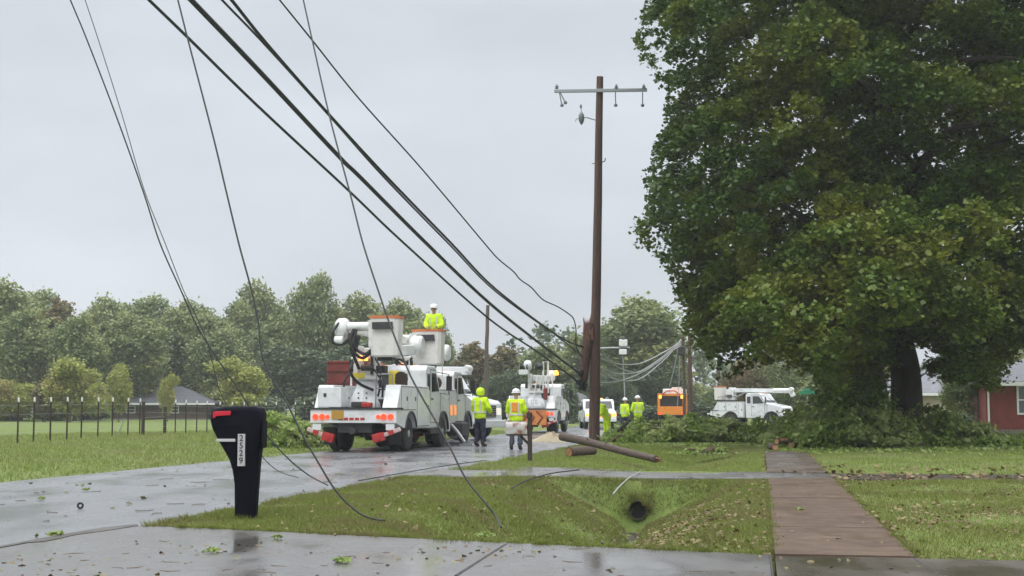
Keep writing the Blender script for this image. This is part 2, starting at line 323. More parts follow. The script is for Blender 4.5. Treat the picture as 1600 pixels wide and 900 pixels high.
# road: one strip along the street, then the cross street
slab('road', uvp([(-8, -12.3), (-8, -6.22), (12, -6.22), (22, -6.14), (30, -6.05), (96, -6.05), (96, -12.45), (30, -12.4)]), .004, .1, 'asphalt')
slab('cross_street', uvp([(96, -70), (96, 90), (104, 90), (104, -70)]), .012, .1, 'asphalt')
g = lambda px, py: tuple(gp(px, py))[:2]
slab('driveway', [xy(-4, -6.3), g(60, 848), g(212, 823), g(394, 831), g(700, 846), g(1000, 860), g(1202, 869)]+[xy(-4, .09)], .014, .75, 'drive')
slab('driveway', uvp([(-4, .091), (11.84, .091), (11.84, 1.2), (11.8, 1.25), (11.75, 12), (-4, 12)]), .013, .3, 'drivebrown')
slab('driveway', [g(600, 746.5), g(733, 727), g(1000, 735), g(1207, 738.6)]+uvp([(27.2, 1.2), (24.9, 1.2), (24.9, .1)])+[g(1000, 748.5)], .012, .35, 'drive')
slab('driveway', uvp([(27.2, 1.203), (27.2, 14), (24.9, 14), (24.9, 1.203)]), .011, .2, 'leafdirt')
slab('sidewalk', uvp([(UD1+.02, .09), (UD1+.02, 1.2), (24.88, 1.2), (24.88, .09)]), .024, .12, 'walk')
slab('sidewalk', uvp([(27.24, .09), (27.24, 1.2), (41, 1.2), (41, .09)]), .022, .12, 'walk2')
# expansion joints and cracks in the paving: thin dark recess fillers
def strip(name, pts, w, z, m='dark'):
    mb = MB(); mb.tube([(*p[:2], z) for p in pts], w, 5); o = mb.build(name, m); tag(o, kind='structure'); return o
strip('pavement_joint', [g(1203, 869), xy(6, .09)], .012, .008)
strip('pavement_joint', [g(790, 853), g(712, 903)], .014, .010)
strip('pavement_joint', [g(1420, 871), xy(6, 1.6)], .008, .010)
# gutter line between street and driveway
slab('road_edge', [xy(-4, -6.36), xy(4, -6.36), g(50, 846.5), g(110, 835.5), g(160, 827), g(214, 821.5), g(216, 824), g(165, 832), g(118, 838.5), g(70, 848.5), g(40, 851), xy(4, -6.25), xy(-4, -6.25)], .019, .05, 'leafdirt')
# ---- grass blades (uncountable: one object for each lawn)
def blades(name, n, reg, hgt, wid, r=rng, keep=None, m='blade'):
    u = r.uniform(reg[0], reg[1], n); v = r.uniform(reg[2], reg[3], n)
    k = np.ones(n, bool) if keep is None else keep(u, v)
    dv = np.abs(v-VD-.12*np.sin(u*.7)); k &= ~((dv < .13) & (u < 24.3) & (r.random(n) < .93))
    u, v = u[k], v[k]; n = len(u); z = H(u, v); x, y = u*SA+v*CA, u*CA-v*SA
    a = r.uniform(0, 2*math.pi, n); h = hgt*r.uniform(.5, 1.4, n)*(1+.45*np.sin(u*2.1+np.sin(v*1.7))*np.sin(v*1.9)); w = wid*r.uniform(.7, 1.3, n)
    lean = r.normal(0, .5, (n, 2))*h[:, None]
    b = np.stack([x, y, z-.01], -1); s = np.stack([np.cos(a)*w, np.sin(a)*w, np.zeros(n)], -1)
    t = b+np.stack([lean[:, 0], lean[:, 1], h], -1)
    o = raw_mesh(name, np.stack([b-s, b+s, t], 1), 3, m); tag(o, kind='stuff'); return o
def keep1(u, v): # the lawn between the two driveways
    e = np.interp(v, gw[:, 1], gw[:, 0]); return (u > e+.03+.05*np.sin(v*9)) & (v > -6.2+.05*np.sin(u*5)+.04*np.sin(u*13)) & (u < 24.5+.02*v)
tag(blades('grass', 330000, (11.9, 24.7, -6.26, .12), .045, .006, keep=keep1), 'short mown grass between the two driveways', 'grass')
tag(blades('grass', 150000, (11.86, 24.85, 1.16, 9.5), .042, .006), 'mown grass right of the brown sidewalk', 'grass')
tag(blades('grass', 150000, (27.2, 52, -6.1, .12), .055, .009, m='blade2', keep=lambda u, v: (u > 27.35)), 'mown grass around the standing pole', 'grass')
tag(blades('grass', 140000, (27.25, 52, 1.16, 20), .05, .009, m='blade2'), 'mown grass under the big tree', 'grass')
tag(blades('grass', 120000, (18, 75, -30, -12.3), .085, .012, m='blade2', keep=lambda u, v: rng.random(len(u)) < np.clip(1.2-(u-18)/90, .2, 1)), 'field grass beside the road edge', 'grass')
# ---- fallen leaves on the lawns, pavement and ditch
def litter(name, n, reg, size, m, z0=.02, dens=None):
    u = rng.uniform(reg[0], reg[1], n); v = rng.uniform(reg[2], reg[3], n)
    if dens is not None: k = rng.random(n) < dens(u, v); u, v = u[k], v[k]
    z = H(u, v)+z0*rng.uniform(.6, 1.4, len(u)); x, y = u*SA+v*CA, u*CA-v*SA
    o = raw_mesh(name, leaves(np.stack([x, y, z], -1), size, up=1.6), 4, m); return tag(o, kind='stuff')
cl = lambda u, v: np.clip(.25+.9*np.sin(u*.8+1)*np.sin(v*1.1), .04, 1)
tag(litter('leaf_litter', 3600, (12, 24.4, -5.8, .1), .06, 'deadleaf', .03, lambda u, v: np.clip(.25+(v+5)*.2, .1, 1)*(.4+.6*cl(u, v))), 'yellow and brown leaves on the grass banks', 'leaves')
tag(litter('leaf_litter', 2600, (13, 20.5, -2.1, -.1), .06, 'deadleaf', .04, lambda u, v: np.clip(.9-np.abs(v+1.3)*.8, .05, 1)), 'dense pale leaves on the right bank of the ditch', 'leaves')
tag(litter('leaf_litter', 5200, (12, 17.5, 1.6, 8), .045, 'deadleaf', .03, lambda u, v: np.clip(np.sin(u*1.7+.6)*np.sin(v*1.2+.4)+.25, 0, 1)), 'patches of small brown leaves on the near right lawn', 'leaves')
tag(litter('leaf_litter', 4200, (12, 24.6, 1.4, 9), .055, 'deadleaf', .045, lambda u, v: cl(u, v)), 'brown leaves on the right-hand lawn', 'leaves')
tag(litter('leaf_litter', 1500, (24.6, 27.5, .2, 14), .11, 'deadleaf', .12), 'dark leaves covering the far driveway under the tree', 'leaves')
def flat_litter(name, n, reg, size, m, label):
    u = rng.uniform(reg[0], reg[1], n); v = rng.uniform(reg[2], reg[3], n)
    # debris comes in small drifts
    k = rng.random(n) < np.clip(.2+.8*np.sin(u*1.9+2*np.sin(v))*np.sin(v*1.5+u), .06, 1); u, v = u[k], v[k]
    x, y = u*SA+v*CA, u*CA-v*SA
    o = raw_mesh(name, leaves(np.stack([x, y, np.full(len(u), .019)], -1), size, up=2.2), 4, m); tag(o, label, 'leaves', kind='stuff')
for nm, v0, v1, k_ in (('left', .0, .13, 900), ('right', 1.1, 1.3, 700)):
    tag(litter('leaf_litter', k_, (11.9, 40, v0, v1), .05, 'deadleaf', .03), 'line of wet brown leaves along the %s edge of the sidewalk' % nm, 'leaves')
flat_litter('leaf_litter', 520, (9.3, 12.4, -6, 1.2), .05, 'deadleaf', 'small leaves and twigs strewn on the near driveway')
flat_litter('leaf_litter', 160, (9.3, 12.4, -6, 1.2), .06, 'greendeb', 'torn green leaf scraps on the near driveway')
flat_litter('leaf_litter', 420, (12, 40, -12, -6.3), .08, 'greendeb', 'leaf scraps strewn over the wet road')
flat_litter('leaf_litter', 260, (12.3, 24, .15, 1.15), .07, 'deadleaf', 'brown leaves lying on the sidewalk')
# twigs on the near driveway and road
mb = MB()
for i in range(90):
    u, v = (random.uniform(9.6, 12.2), random.uniform(-5.8, 3.5)) if i < 55 else (random.uniform(14, 34), random.uniform(-11.8, -6.5))
    x, y = xy(u, v); a = random.uniform(0, 6.28); l = random.uniform(.05, .18 if i < 55 else .3)
    mb.tube([(x, y, .014), (x+l*.5*math.cos(a), y+l*.5*math.sin(a), .015), (x+l*math.cos(a+.5), y+l*math.sin(a+.5), .013)], .004, 4)
tag(mb.build('twig_litter', 'twig'), 'thin broken twigs scattered over the wet pavement', 'twigs', kind='stuff')
# joints across the sidewalk
for u_ in (14.6, 19.4): strip('pavement_joint', [xy(u_, .10), xy(u_, 1.19)], .006, .0225, 'postw')
# bare wet soil along the ditch bed and round the pipe
mb = MB(); vs2 = []; un = np.arange(12.3, 23.9, .22)
for k, u_ in enumerate(un):
    c0 = VD+.12*math.sin(u_*.7); w_ = .07+.05*math.sin(k*1.7)+.04*math.sin(k*.6)+(.16 if u_ > 22.9 else 0)
    for q in (-1, -.4, .4, 1): v_ = c0+q*w_; vs2.append((*xy(u_, v_), float(H(u_, v_))+.018-.012*abs(q)))
mb.add(vs2, [(i*4+j, i*4+j+1, i*4+j+5, i*4+j+4) for i in range(len(un)-1) for j in range(3)]); tag(mb.build('ditch_bed', 'soil', smooth=True), kind='structure')
# stones in the ditch bed
mb = MB()
for i in range(150):
    u = random.uniform(12.5, 23.6); v = VD+.12*math.sin(u*.7)+random.gauss(0, .13); x, y = xy(u, v); z = float(H(u, v)); s = random.uniform(.015, .05)
    pr = [(s*.5, -s*.5), (s, -s*.1), (s*.8, s*.35), (s*.2, s*.55)]; mb.lathe(pr, (x, y, z+s*.3), 6)
tag(mb.build('ditch_gravel', 'stone'), 'wet stones along the bottom of the ditch', 'gravel', kind='stuff')
# culvert pipe under the far driveway
cx, cy = xy(23.84, VD-.02); dx, dy = SA, CA
cul = thing('culvert_pipe', 'round culvert pipe with a black mouth under the far driveway', 'pipe', (cx, cy, -.48), -AZ)
mb = MB(); pr = [(.165, 2.0), (.20, 2.0), (.20, 0), (.165, 0), (.163, 1.9)]
seg = 20; vsx = []; 
for r_, h_ in [(.158, 2.0), (.158, 0), (.14, 0), (.14, 1.9)]:
    for k in range(seg): t = 2*math.pi*k/seg; vsx.append((r_*math.cos(t), h_, r_*math.sin(t)))
mb.add(vsx, [(i*seg+k, i*seg+(k+1) % seg, (i+1)*seg+(k+1) % seg, (i+1)*seg+k) for i in range(3) for k in range(seg)])
mb.build('pipe_wall', 'concpipe', cul, smooth=True)
mb = MB().cyl((0, .05, 0), (0, .1, 0), .1395, seg=20); mb.build('pipe_dark_plug', 'pipedark', cul)  # near-black disc stands in for the shade inside the pipe

# ragged weeds hanging round the culvert mouth, over the paving edges and at the mailbox foot
def tufts(name, label, spots, hgt, m='blade', nb=26):
    V_ = []
    for (u, v, s, z) in spots:
        n = int(nb*s*rng.uniform(.6, 1.4)); a = rng.uniform(0, 6.28, n); rr = .05*s*rng.random(n); x0, y0 = xy(u, v); b = np.stack([x0+rr*np.cos(a), y0+rr*np.sin(a), np.full(n, z)], -1)
        h = hgt*s*rng.uniform(.5, 1.3, n); w = .0055*rng.uniform(.7, 1.4, n); t_ = rng.uniform(0, 6.28, n); sd = np.stack([np.cos(t_)*w, np.sin(t_)*w, 0*w], -1); out = np.stack([np.cos(a), np.sin(a), 0*a], -1)*(h*rng.uniform(.2, .9, n))[:, None]
        V_.append(np.stack([b-sd, b+sd, b+out+np.stack([0*h, 0*h, h], -1)], 1))
    return tag(raw_mesh(name, np.concatenate(V_), 3, m), label, 'weeds', kind='stuff')
sp_ = []
for k in range(20):
    a = random.uniform(-.3, math.pi+.3); r_ = random.uniform(.15, .30); v = VD-.02+r_*math.cos(a); u = 23.84+random.uniform(-.03, .12); sp_.append((u, v, random.uniform(.8, 1.7), -.48+r_*math.sin(a)-.02))
for k in range(60): u = random.uniform(13, 23.7); v = VD+.12*math.sin(u*.7)+random.choice((-1, 1))*random.uniform(.12, .35); sp_.append((u, v, random.uniform(.6, 1.5), float(H(u, v))))
tufts('weeds', 'long wet weeds round the culvert mouth and along the ditch', sp_, .09)
sp_ = []
for k in range(330): u = random.uniform(11.9, 24.6); sp_.append((u, random.choice((.07, 1.215))+random.gauss(0, .02), random.uniform(.4, 1.0), .0))
for k in range(260):
    v = random.uniform(-6.1, 0); e = float(np.interp(v, gw[:, 1], gw[:, 0])); sp_.append((e+random.gauss(.03, .03), v, random.uniform(.4, 1.1), .0))
for k in range(240): u = random.uniform(13.6, 24.4); sp_.append((u, -6.2+random.gauss(0, .04), random.uniform(.4, 1.2), .0))
um, vm = uv(gp(384, 812))
for k in range(26): a = random.uniform(0, 6.28); sp_.append((um+.10*math.sin(a), vm+.12*math.cos(a), random.uniform(.6, 1.1), .0))
tufts('grass', 'ragged grass creeping over the paving edges', sp_, .06)
sp_ = [(random.uniform(12.3, 24.4), random.uniform(-5.9, -.1), random.uniform(.7, 1.5), 0) for k in range(150)]+[(random.uniform(12.2, 24.4), random.uniform(1.4, 9), random.uniform(.7, 1.5), 0) for k in range(150)]
tufts('grass', 'longer grass tufts dotted over the near lawns', [(u, v, s_, float(H(u, v))) for u, v, s_, _ in sp_], .065)
# ================= VEHICLES
def arch(yw, r, z0, n=8, rev=False):
    """points of a wheel arch from front to back (or reversed)"""
    pts = [(yw+r*math.cos(t), max(z0, .5+r*math.sin(t))) for t in np.linspace(0, math.pi, n)]
    return pts if not rev else pts[::-1]
def wheel(parent, x, y, r=.5, w=.28, side=1, dual=False):
    mb = MB(); ww = w*(2.1 if dual else 1); x0 = x-side*ww  # x = outer face
    def one(xa):
        pr = [(r*.58, 0), (r*.9, 0), (r*.985, w*.14), (r, w*.3), (r, w*.7), (r*.985, w*.86), (r*.9, w), (r*.58, w)]
        mb.lathe([(a, xa-side*h) for a, h in pr], (0, y, r), 24, 'x')
    one(x)
    if dual: one(x-side*w*1.12)
    t = mb.build('wheel', 'tyre', parent, smooth=True)
    m2 = MB(); m2.lathe([(r*.58, x-side*.035), (r*.54, x-side*.03), (r*.50, x-side*.09), (r*.3, x-side*.12), (r*.22, x-side*.02), (r*.2, x+side*.01), (.02, x+side*.012)], (0, y, r), 20, 'x')
    for k in range(8):
        a = k*math.pi/4; m2.cyl((x-side*.11, y+r*.38*math.cos(a), r+r*.38*math.sin(a)), (x-side*.085, y+r*.38*math.cos(a), r+r*.38*math.sin(a)), .018, seg=6)
    m2.build('rim', 'rim', t, smooth=True)
    return t
def panel(name, m, parent, quad, n, off=.006, th=.012, bevel=0):
    """thin raised panel: quad points pushed out along n"""
    n = Vector(n).normalized(); q = [Vector(p) for p in quad]
    mb = MB(); k = len(q); vs = [p-n*th*.5 for p in q]+[p+n*off for p in q]
    mb.add(vs, [tuple(range(k)), tuple(range(k, 2*k))]+[(i, (i+1) % k, k+(i+1) % k, k+i) for i in range(k)])
    return mb.build(name, m, parent, bevel=bevel)
def frame_of(quad, n, w, name, m, parent, off=.012):
    mb = MB(); n = Vector(n).normalized()
    q = [Vector(p)+n*off for p in quad]; mb.tube(q+[q[0]], w, 5); return mb.build(name, m, parent)
def make_cab(t, L, cl=1.75, hood=1.35, W=2.2, paint='white'):
    """conventional truck cab with hood; y0 = back of cab; returns back-of-cab y"""
    y0 = L-hood-cl; hw = W/2; yw = L-.95; yt = L-hood
    low = .62
    prof = [(y0, low), (y0, 2.42), (y0+.12, 2.56), (yt-.62, 2.56), (yt-.5, 2.50), (yt, 1.78), (L-.18, 1.55), (L-.04, 1.42), (L, low+.1), (L-.1, low)]
    prof += [(yw+.6*math.cos(a), .5+.62*math.sin(a)) for a in np.linspace(math.asin(.12/.62), math.pi-math.asin(.12/.62), 10)]
    mb = MB().prism(prof, -hw, hw); mb.build('cab', paint, t, bevel=.045, smooth=False)
    # hood is narrower at the nose: cheek pieces for the fenders
    for s in (-1, 1):
        ap = [(yw+.66*math.cos(a), .5+.66*math.sin(a)) for a in np.linspace(.1, math.pi-.1, 12)]; ai = [(yw+.57*math.cos(a), .5+.57*math.sin(a)) for a in np.linspace(.1, math.pi-.1, 12)][::-1]
        MB().prism(ap+ai, s*hw, s*(hw+.05)).build('fender_lip', 'black', t)
    ws = [(-hw+.12, yt-.47, 2.44), (hw-.12, yt-.47, 2.44), (hw-.07, yt-.04, 1.83), (-hw+.07, yt-.04, 1.83)]
    nn = (0, .72, .5); w = panel('windshield', 'glass', t, ws, nn)
    for q in (-.5, .3): MB().tube([(q, yt-.02, 1.86), (q+.4, yt-.25, 2.17)], .012, 4).build('wiper', 'black', w)
    for s in (-1, 1):
        X = s*hw
        panel('door_gap', 'dark', t, [(X, y0+.475, .78), (X, yt-.13, .78), (X, yt-.13, 1.78), (X, yt-.55, 2.445), (X, y0+.475, 2.445)], (s, 0, 0), .004)
        panel('hood_seam', 'dark', t, [(X, yt+.02, .95), (X, yt+.045, .95), (X, yt+.045, 1.7), (X, yt+.02, 1.7)], (s, 0, 0), .006)
        d = panel('door', paint, t, [(X, y0+.5, .8), (X, yt-.16, .8), (X, yt-.16, 1.76), (X, yt-.56, 2.42), (X, y0+.5, 2.42)], (s, 0, 0), .012)
        panel('door_window', 'glass', d, [(X, y0+.6, 1.74), (X, yt-.22, 1.78), (X, yt-.62, 2.33), (X, y0+.6, 2.33)], (s, 0, 0), .02)
        MB().bx(X+s*.014, X+s*.045, y0+.56, y0+.72, 1.5, 1.55).build('door_handle', 'black', d)
        panel('rear_side_window', 'glass', t, [(X, y0+.12, 1.78), (X, y0+.42, 1.78), (X, y0+.42, 2.3), (X, y0+.12, 2.3)], (s, 0, 0), .01)
        m = MB(); m.tube([(X, yt-.1, 1.72), (X+s*.28, yt+.02, 1.68), (X+s*.28, yt+.02, 2.32), (X, yt-.4, 2.38)], .016, 5); m.bx(X+s*.20, X+s*.38, yt-.0, yt+.05, 1.8, 2.25); m.build('side_mirror', 'black', t)
        MB().bx(X-s*.05, X+s*.02, y0+.5, yt-.2, .45, .62).build('cab_step', 'dark', t)
    panel('back_window', 'glass', t, [(-.5, y0, 1.8), (.5, y0, 1.8), (.5, y0, 2.3), (-.5, y0, 2.3)], (0, -1, 0), .01)
    gr = MB(); gr.bx(-.55, .55, L-.06, L+.012, .88, 1.36); gr.build('grille', 'black', t)
    gs = MB()
    for k in range(5): gs.bx(-.53, .53, L+.012, L+.024, .92+k*.09, .945+k*.09)
    gs.build('grille_bars', 'galv', t)
    for s in (-1, 1): MB().bx(s*.62, s*.98, L-.06, L+.015, .98, 1.24).build('headlight', 'headl', t, bevel=.02)
    MB().bx(-hw+.02, hw-.02, L-.08, L+.16, .48, .78).build('front_bumper', paint, t, bevel=.04)
    for k in (-.5, 0, .5): MB().bx(k-.04, k+.04, yt-.85, yt-.75, 2.56, 2.60).build('roof_marker_light', 'amberdim', t)
    return y0
def boom_set(t, yp, zp, L, bucket=True, elbow_y=None, rise=.35, bx=.92, by=.1, bz=2.72, ux=-.32, beacon=True, style_st=False):
    mb = MB(); mb.lathe([(.62, 0), (.60, .12), (.36, .55), (.30, .8)], (0, yp, zp), 8); mb.build('pedestal', 'white', t, bevel=.02)
    for k in range(4): MB().cyl((-.12+.24*(k % 2), yp-.44, zp+.28+.14*(k//2)), (-.12+.24*(k % 2), yp-.5, zp+.28+.14*(k//2)), .022, seg=8).build('pedestal_bolt', 'dark', t)
    tz = zp+.8
    tu = MB(); tu.cyl((0, yp, tz), (0, yp, tz+.12), .42, seg=20); tu.bx(-.34, -.2, yp-.3, yp+.32, tz+.1, tz+1.0); tu.bx(.16, .30, yp-.3, yp+.32, tz+.1, tz+.85); tu.bx(-.2, .16, yp-.1, yp+.3, tz+.1, tz+.4)
    tu.build('turret', 'white2', t, bevel=.02)
    ca = MB(); ca.bx(-.5, -.34, yp-.2, yp+.25, tz+.25, tz+.6); ca.cyl((-.1, yp-.3, tz+.35), (.28, yp-.3, tz+.35), .09, seg=12); ca.bx(.3, .56, yp-.15, yp+.2, tz+.2, tz+.42); ca.build('control_valve_block', 'dark', t, bevel=.01)
    ey = elbow_y if elbow_y else L-.6; ez = tz+.75+rise
    def sq(p0, p1, w, h, name, m, taper=1):
        p0, p1 = Vector(p0), Vector(p1); d = (p1-p0).normalized(); a = d.cross(Vector((0, 0, 1))).normalized(); b = a.cross(d)
        q = MB(); vs = []
        for p, k in ((p0, 1), (p1, taper)):
            for sx, sz in ((-1, -1), (1, -1), (1, 1), (-1, 1)): vs.append(p+a*sx*w*k/2+b*sz*h*k/2)
        q.add(vs, [(0, 1, 2, 3), (4, 5, 6, 7), (0, 1, 5, 4), (1, 2, 6, 5), (2, 3, 7, 6), (3, 0, 4, 7)]); return q.build(name, m, t, bevel=.025)
    lo = (-.02, yp+.05, tz+.78); el = (-.02, ey, ez)
    sq(lo, el, .27, .32, 'lower_boom', 'white')
    MB().cyl((.0, yp+.4, tz+.2), (.0, yp+1.5, tz+.72), .07, seg=12).build('lift_cylinder', 'galv', t, smooth=True)
    eb = MB(); es_ = (.62 if elbow_y > L else .5) if style_st else 1; eb.lathe([(r_*es_, h_) for r_, h_ in [(.02, -.2), (.24, -.2), (.30, -.13), (.30, .13), (.24, .2), (.02, .2)]], (.14, ey, ez+.16*es_), 18, 'x'); eb.build('boom_elbow', 'white2', t, smooth=True)
    return tz, ey, ez, sq
def hyd_hoses(t, pts_list, r=.035):
    m = MB()
    for p in pts_list:
        q = [Vector(a) for a in p]; m.tube(smooth_path(q, 5), r, 7)
    return m.build('hydraulic_hoses', 'black', t, smooth=True)
def smooth_path(P, k=6):
    P = [Vector(p) for p in P]
    if len(P) < 3: return P
    out = []
    for i in range(len(P)-1):
        p0 = P[i-1] if i else P[0]*2-P[1]; p1, p2 = P[i], P[i+1]; p3 = P[i+2] if i+2 < len(P) else P[-1]*2-P[-2]
        for j in range(k):
            s = j/k; out.append(.5*((2*p1)+(-p0+p2)*s+(2*p0-5*p1+4*p2-p3)*s*s+(-p0+3*p1-3*p2+p3)*s**3))
    return out+[P[-1]]
def bucket(t, x, y, z, w=.98, d=.78, h=1.12):
    ax, ay = w/2, d/2; k = .93; c = .10
    def ring(sx, sy, zz, ins=0): 
        a, b = ax*sx-ins, ay*sy-ins
        return [(x-a+c, y-b, zz), (x+a-c, y-b, zz), (x+a, y-b+c, zz), (x+a, y+b-c, zz), (x+a-c, y+b, zz), (x-a+c, y+b, zz), (x-a, y+b-c, zz), (x-a, y-b+c, zz)]
    rr = [ring(k*.9, k*.9, z), ring(k, k, z+.05), ring(1, 1, z+h), ring(1, 1, z+h, .04), ring(k, k, z+.1, .04)]
    vs = sum(rr, []); f = [(i*8+j, i*8+(j+1) % 8, (i+1)*8+(j+1) % 8, (i+1)*8+j) for i in range(4) for j in range(8)]+[tuple(range(8)), tuple(range(32, 40))]
    mb = MB(); mb.add(vs, f); b = mb.build('bucket', 'cream', t, bevel=.012)
    rm = MB(); o = ring(1.04, 1.04, z+h-.03); o2 = ring(1.04, 1.04, z+h+.045); i1 = ring(1, 1, z+h-.03, .045); i2 = ring(1, 1, z+h+.045, .045)
    vs = o+o2+i2+i1; rm.add(vs, [(i*8+j, i*8+(j+1) % 8, ((i+1) % 4)*8+(j+1) % 8, ((i+1) % 4)*8+j) for i in range(4) for j in range(8)]); rm.build('bucket_rim', 'orange', b)
    st = MB(); st.bx(x-.3, x+.3, y-ay-.10, y-ay-.012, z+h-.34, z+h-.28); st.bx(x-.3, x+.3, y-ay-.10, y-ay-.07, z+h-.28, z+h-.14); st.build('tool_tray', 'dark', b)
    bt = MB(); bt.bx(x-.22, x+.22, y-.2, y+.2, z-.10, z-.004); bt.build('bucket_floor_frame', 'black', b)
    return b
def utility_truck(label, x, y, rz, L=7.0, style='lift', group='white utility trucks on the street', name='bucket_truck', lights=True, tip=True):
    t = thing(name, label, 'bucket truck', (x, y, .004), rz, group)
    m = MB(); m.bx(-.42, -.32, .2, L-.5, .6, .82); m.bx(.32, .42, .2, L-.5, .6, .82)
    for yy in (.35, 1.2, 2.4, 3.4, L-1.6): m.bx(-.32, .32, yy, yy+.08, .64, .78)
    m.cyl((-.9, 1.65, .5), (.9, 1.65, .5), .07); m.cyl((-.9, L-.95, .48), (.9, L-.95, .48), .06); m.lathe([(.05, -.2), (.2, -.12), (.2, .12), (.05, .2)], (0, 1.65, .5), 12, 'x')
    m.build('chassis', 'dark', t)
    for s in (-1, 1):
        wheel(t, s*1.16, 1.65, .5, .25, s, True); wheel(t, s*1.08, L-.95, .5, .27, s)
    y0 = make_cab(t, L)
    # side bins with wheel arch
    yb = y0-.12
    for s in (-1, 1):
        pr = [(.12, .95), (.12, 1.18), (.55, 1.9), (yb, 1.9), (yb, .66), (2.3, .66)]+[(1.65+.62*math.cos(a), .5+.62*math.sin(a)) for a in np.linspace(.28, math.pi-.28, 9)]+[(.98, .66), (.12, .8)]
        b = MB().prism(pr, s*.78, s*1.22).build('side_bin', 'white', t, bevel=.02)
        for (a, c, z0, z1) in ((.62, 1.25, 1.2, 1.84), (1.3, 2.2, 1.2, 1.84), (2.36, yb-.06, .72, 1.84)):
            if c-a < .25: continue
            panel('door_gap', 'dark', b, [(s*1.22, a-.02, z0-.02), (s*1.22, c+.02, z0-.02), (s*1.22, c+.02, z1+.02), (s*1.22, a-.02, z1+.02)], (s, 0, 0), .005)
            d = panel('bin_door', 'white', b, [(s*1.22, a, z0), (s*1.22, c, z0), (s*1.22, c, z1), (s*1.22, a, z1)], (s, 0, 0), .016)
            MB().bx(s*1.237, s*1.25, c-.14, c-.07, (z0+z1)/2-.07, (z0+z1)/2+.05).build('latch', 'dark', d)
        MB().prism([(1.65+.66*math.cos(a), .5+.66*math.sin(a)) for a in np.linspace(.3, math.pi-.3, 10)]+[(1.65+.60*math.cos(a), .5+.60*math.sin(a)) for a in np.linspace(.3, math.pi-.3, 10)][::-1], s*1.22, s*1.25).build('fender_lip', 'dark', t)
    MB().bx(-.78, .78, .1, yb, .95, 1.14).build('deck', 'dark', t)
    tb = MB(); tb.bx(-1.26, 1.26, -.06, .1, .82, 1.2); tb.build('tailboard', 'white', t, bevel=.015)
    MB().bx(-1.28, 1.28, -.1, .6, 1.2, 1.25).build('deck_edge', 'dark', t)
    if style in ('lift', 'liftman', 'derrick'):
        for s in (-1, 1):
            e = MB()
            for k, (xx, rr) in enumerate(((s*1.1, .085), (s*.9, .085), (s*.74, .06))): e.lathe([(rr, -.10), (rr, -.065), (rr*.6, -.055)], (xx, 0, .99), 14, 'y')
            e.build('tail_light', 'taill' if lights else 'red', t)
        m = MB()
        for k in range(5): m.bx(-.42+k*.16, -.30+k*.16, -.075, -.06, .9, .97)
        m.build('reflective_stripe', 'red', t)
        MB().bx(-.62, -.28, -.10, -.06, .93, 1.17).build('rear_warning_panel', 'ochre', t)
        for s in (-1, 1):
            o = MB(); o.box((s*.74, .0, .42), (.34, .18, .24), (0, -s*14, 0)); o.cyl((s*.74, -.10, .42), (s*.74, -.12, .42), .09, seg=12); o.build('outrigger_foot', 'red', t, bevel=.05)
            o = MB(); o.box((s*1.1, .02, .56), (.56, .10, .12), (0, -s*20, 0)); oo_ = o.build('outrigger_arm', 'stripe', t, bevel=.02)
            o = MB(); o.box((s*1.1, -.045, .56), (.16, .012, .122), (0, -s*20, 0)); o.build('arm_stripe', 'red', oo_); MB().bx(s*.95, s*1.2, -.03, .0, .62, .80).build('mud_plate', 'white', t)
        m = MB(); m.bx(-.5, .5, .1, .3, .55, .82); m.cyl((0, -.12, .6), (0, .1, .6), .09); m.build('tow_hitch', 'dark', t)
        
        for s in (-1, 1): MB().bx(s*.80, s*1.15, .80, .83, .2, .8).build('mud_flap', 'black', t)
    if style in ('lift', 'liftman'):
        yp, zp = 1.3, 1.25
        tz, ey, ez, sq = boom_set(t, yp, zp, L)
        MB().bx(-1.12, -.42, .15, .85, 1.26, 1.84).build('tool_box', 'white', t, bevel=.02)
        MB().bx(-.94, -.86, .13, .148, 1.56, 1.66).build('tool_box_latch', 'dark', t)
        # upper boom folds back over the lower one and ends in a round knuckle at the rear left
        sq((-.34, ey, ez+.3), (-.36, .55, tz+1.5), .24, .26, 'upper_boom', 'white2', .9)
        kn = MB(); kn.lathe([(.03, -.17), (.24, -.17), (.30, -.1), (.30, .1), (.24, .17), (.03, .17)], (-.46, .35, tz+1.45), 20, 'x'); kn.lathe([(.03, -.12), (.13, -.12), (.13, .12), (.03, .12)], (-.46, .05, tz+1.1), 14, 'x'); kn.build('boom_tip_knuckle', 'white2', t, smooth=True)
        MB().cyl((-.44, .30, tz+1.5), (.5, .25, tz+1.5), .13, seg=16).build('bucket_arm', 'white2', t, smooth=True)
        MB().bx(.40, .56, .02, .5, tz+.9, tz+1.66).build('bucket_mount', 'white2', t, bevel=.02)
        hyd_hoses(t, [[(-.5, .12, tz+1.6), (-.62, -.05, tz+1.35), (-.6, -.05, tz+1.05), (-.4, 0, tz+.98), (-.2, 0, tz+1.1), (-.18, .1, tz+1.3)],
                      [(-.05, .1, tz+1.42), (-.12, .0, tz+1.1), (.0, .02, tz+.75), (.2, .15, tz+.6), (.42, .2, tz+.75)],
                      [(.02, .1, tz+1.4), (-.02, .0, tz+1.0), (.1, .05, tz+.8), (.3, .1, tz+.72), (.46, .2, tz+.85)],
                      [(-.1, .2, tz+.5), (-.14, .1, tz+.2), (-.05, .6, tz-.1), (.3, .9, tz-.3)], [(-.02, .2, tz+1.42), (-.08, .0, tz+.9), (.02, .4, tz+.3)]], .045)
        MB().box((-.02, .12, tz+1.02), (.22, .16, .5), (0, 14, 0)).build('boom_tip_cover', 'black', t, bevel=.04)
        for xx in (-.06, .10): MB().lathe([(.06, 0), (.06, .12), (.03, .16)], (xx-.02, yp-.42, tz+.55), 10).build('beacon', 'amber', t, smooth=True)
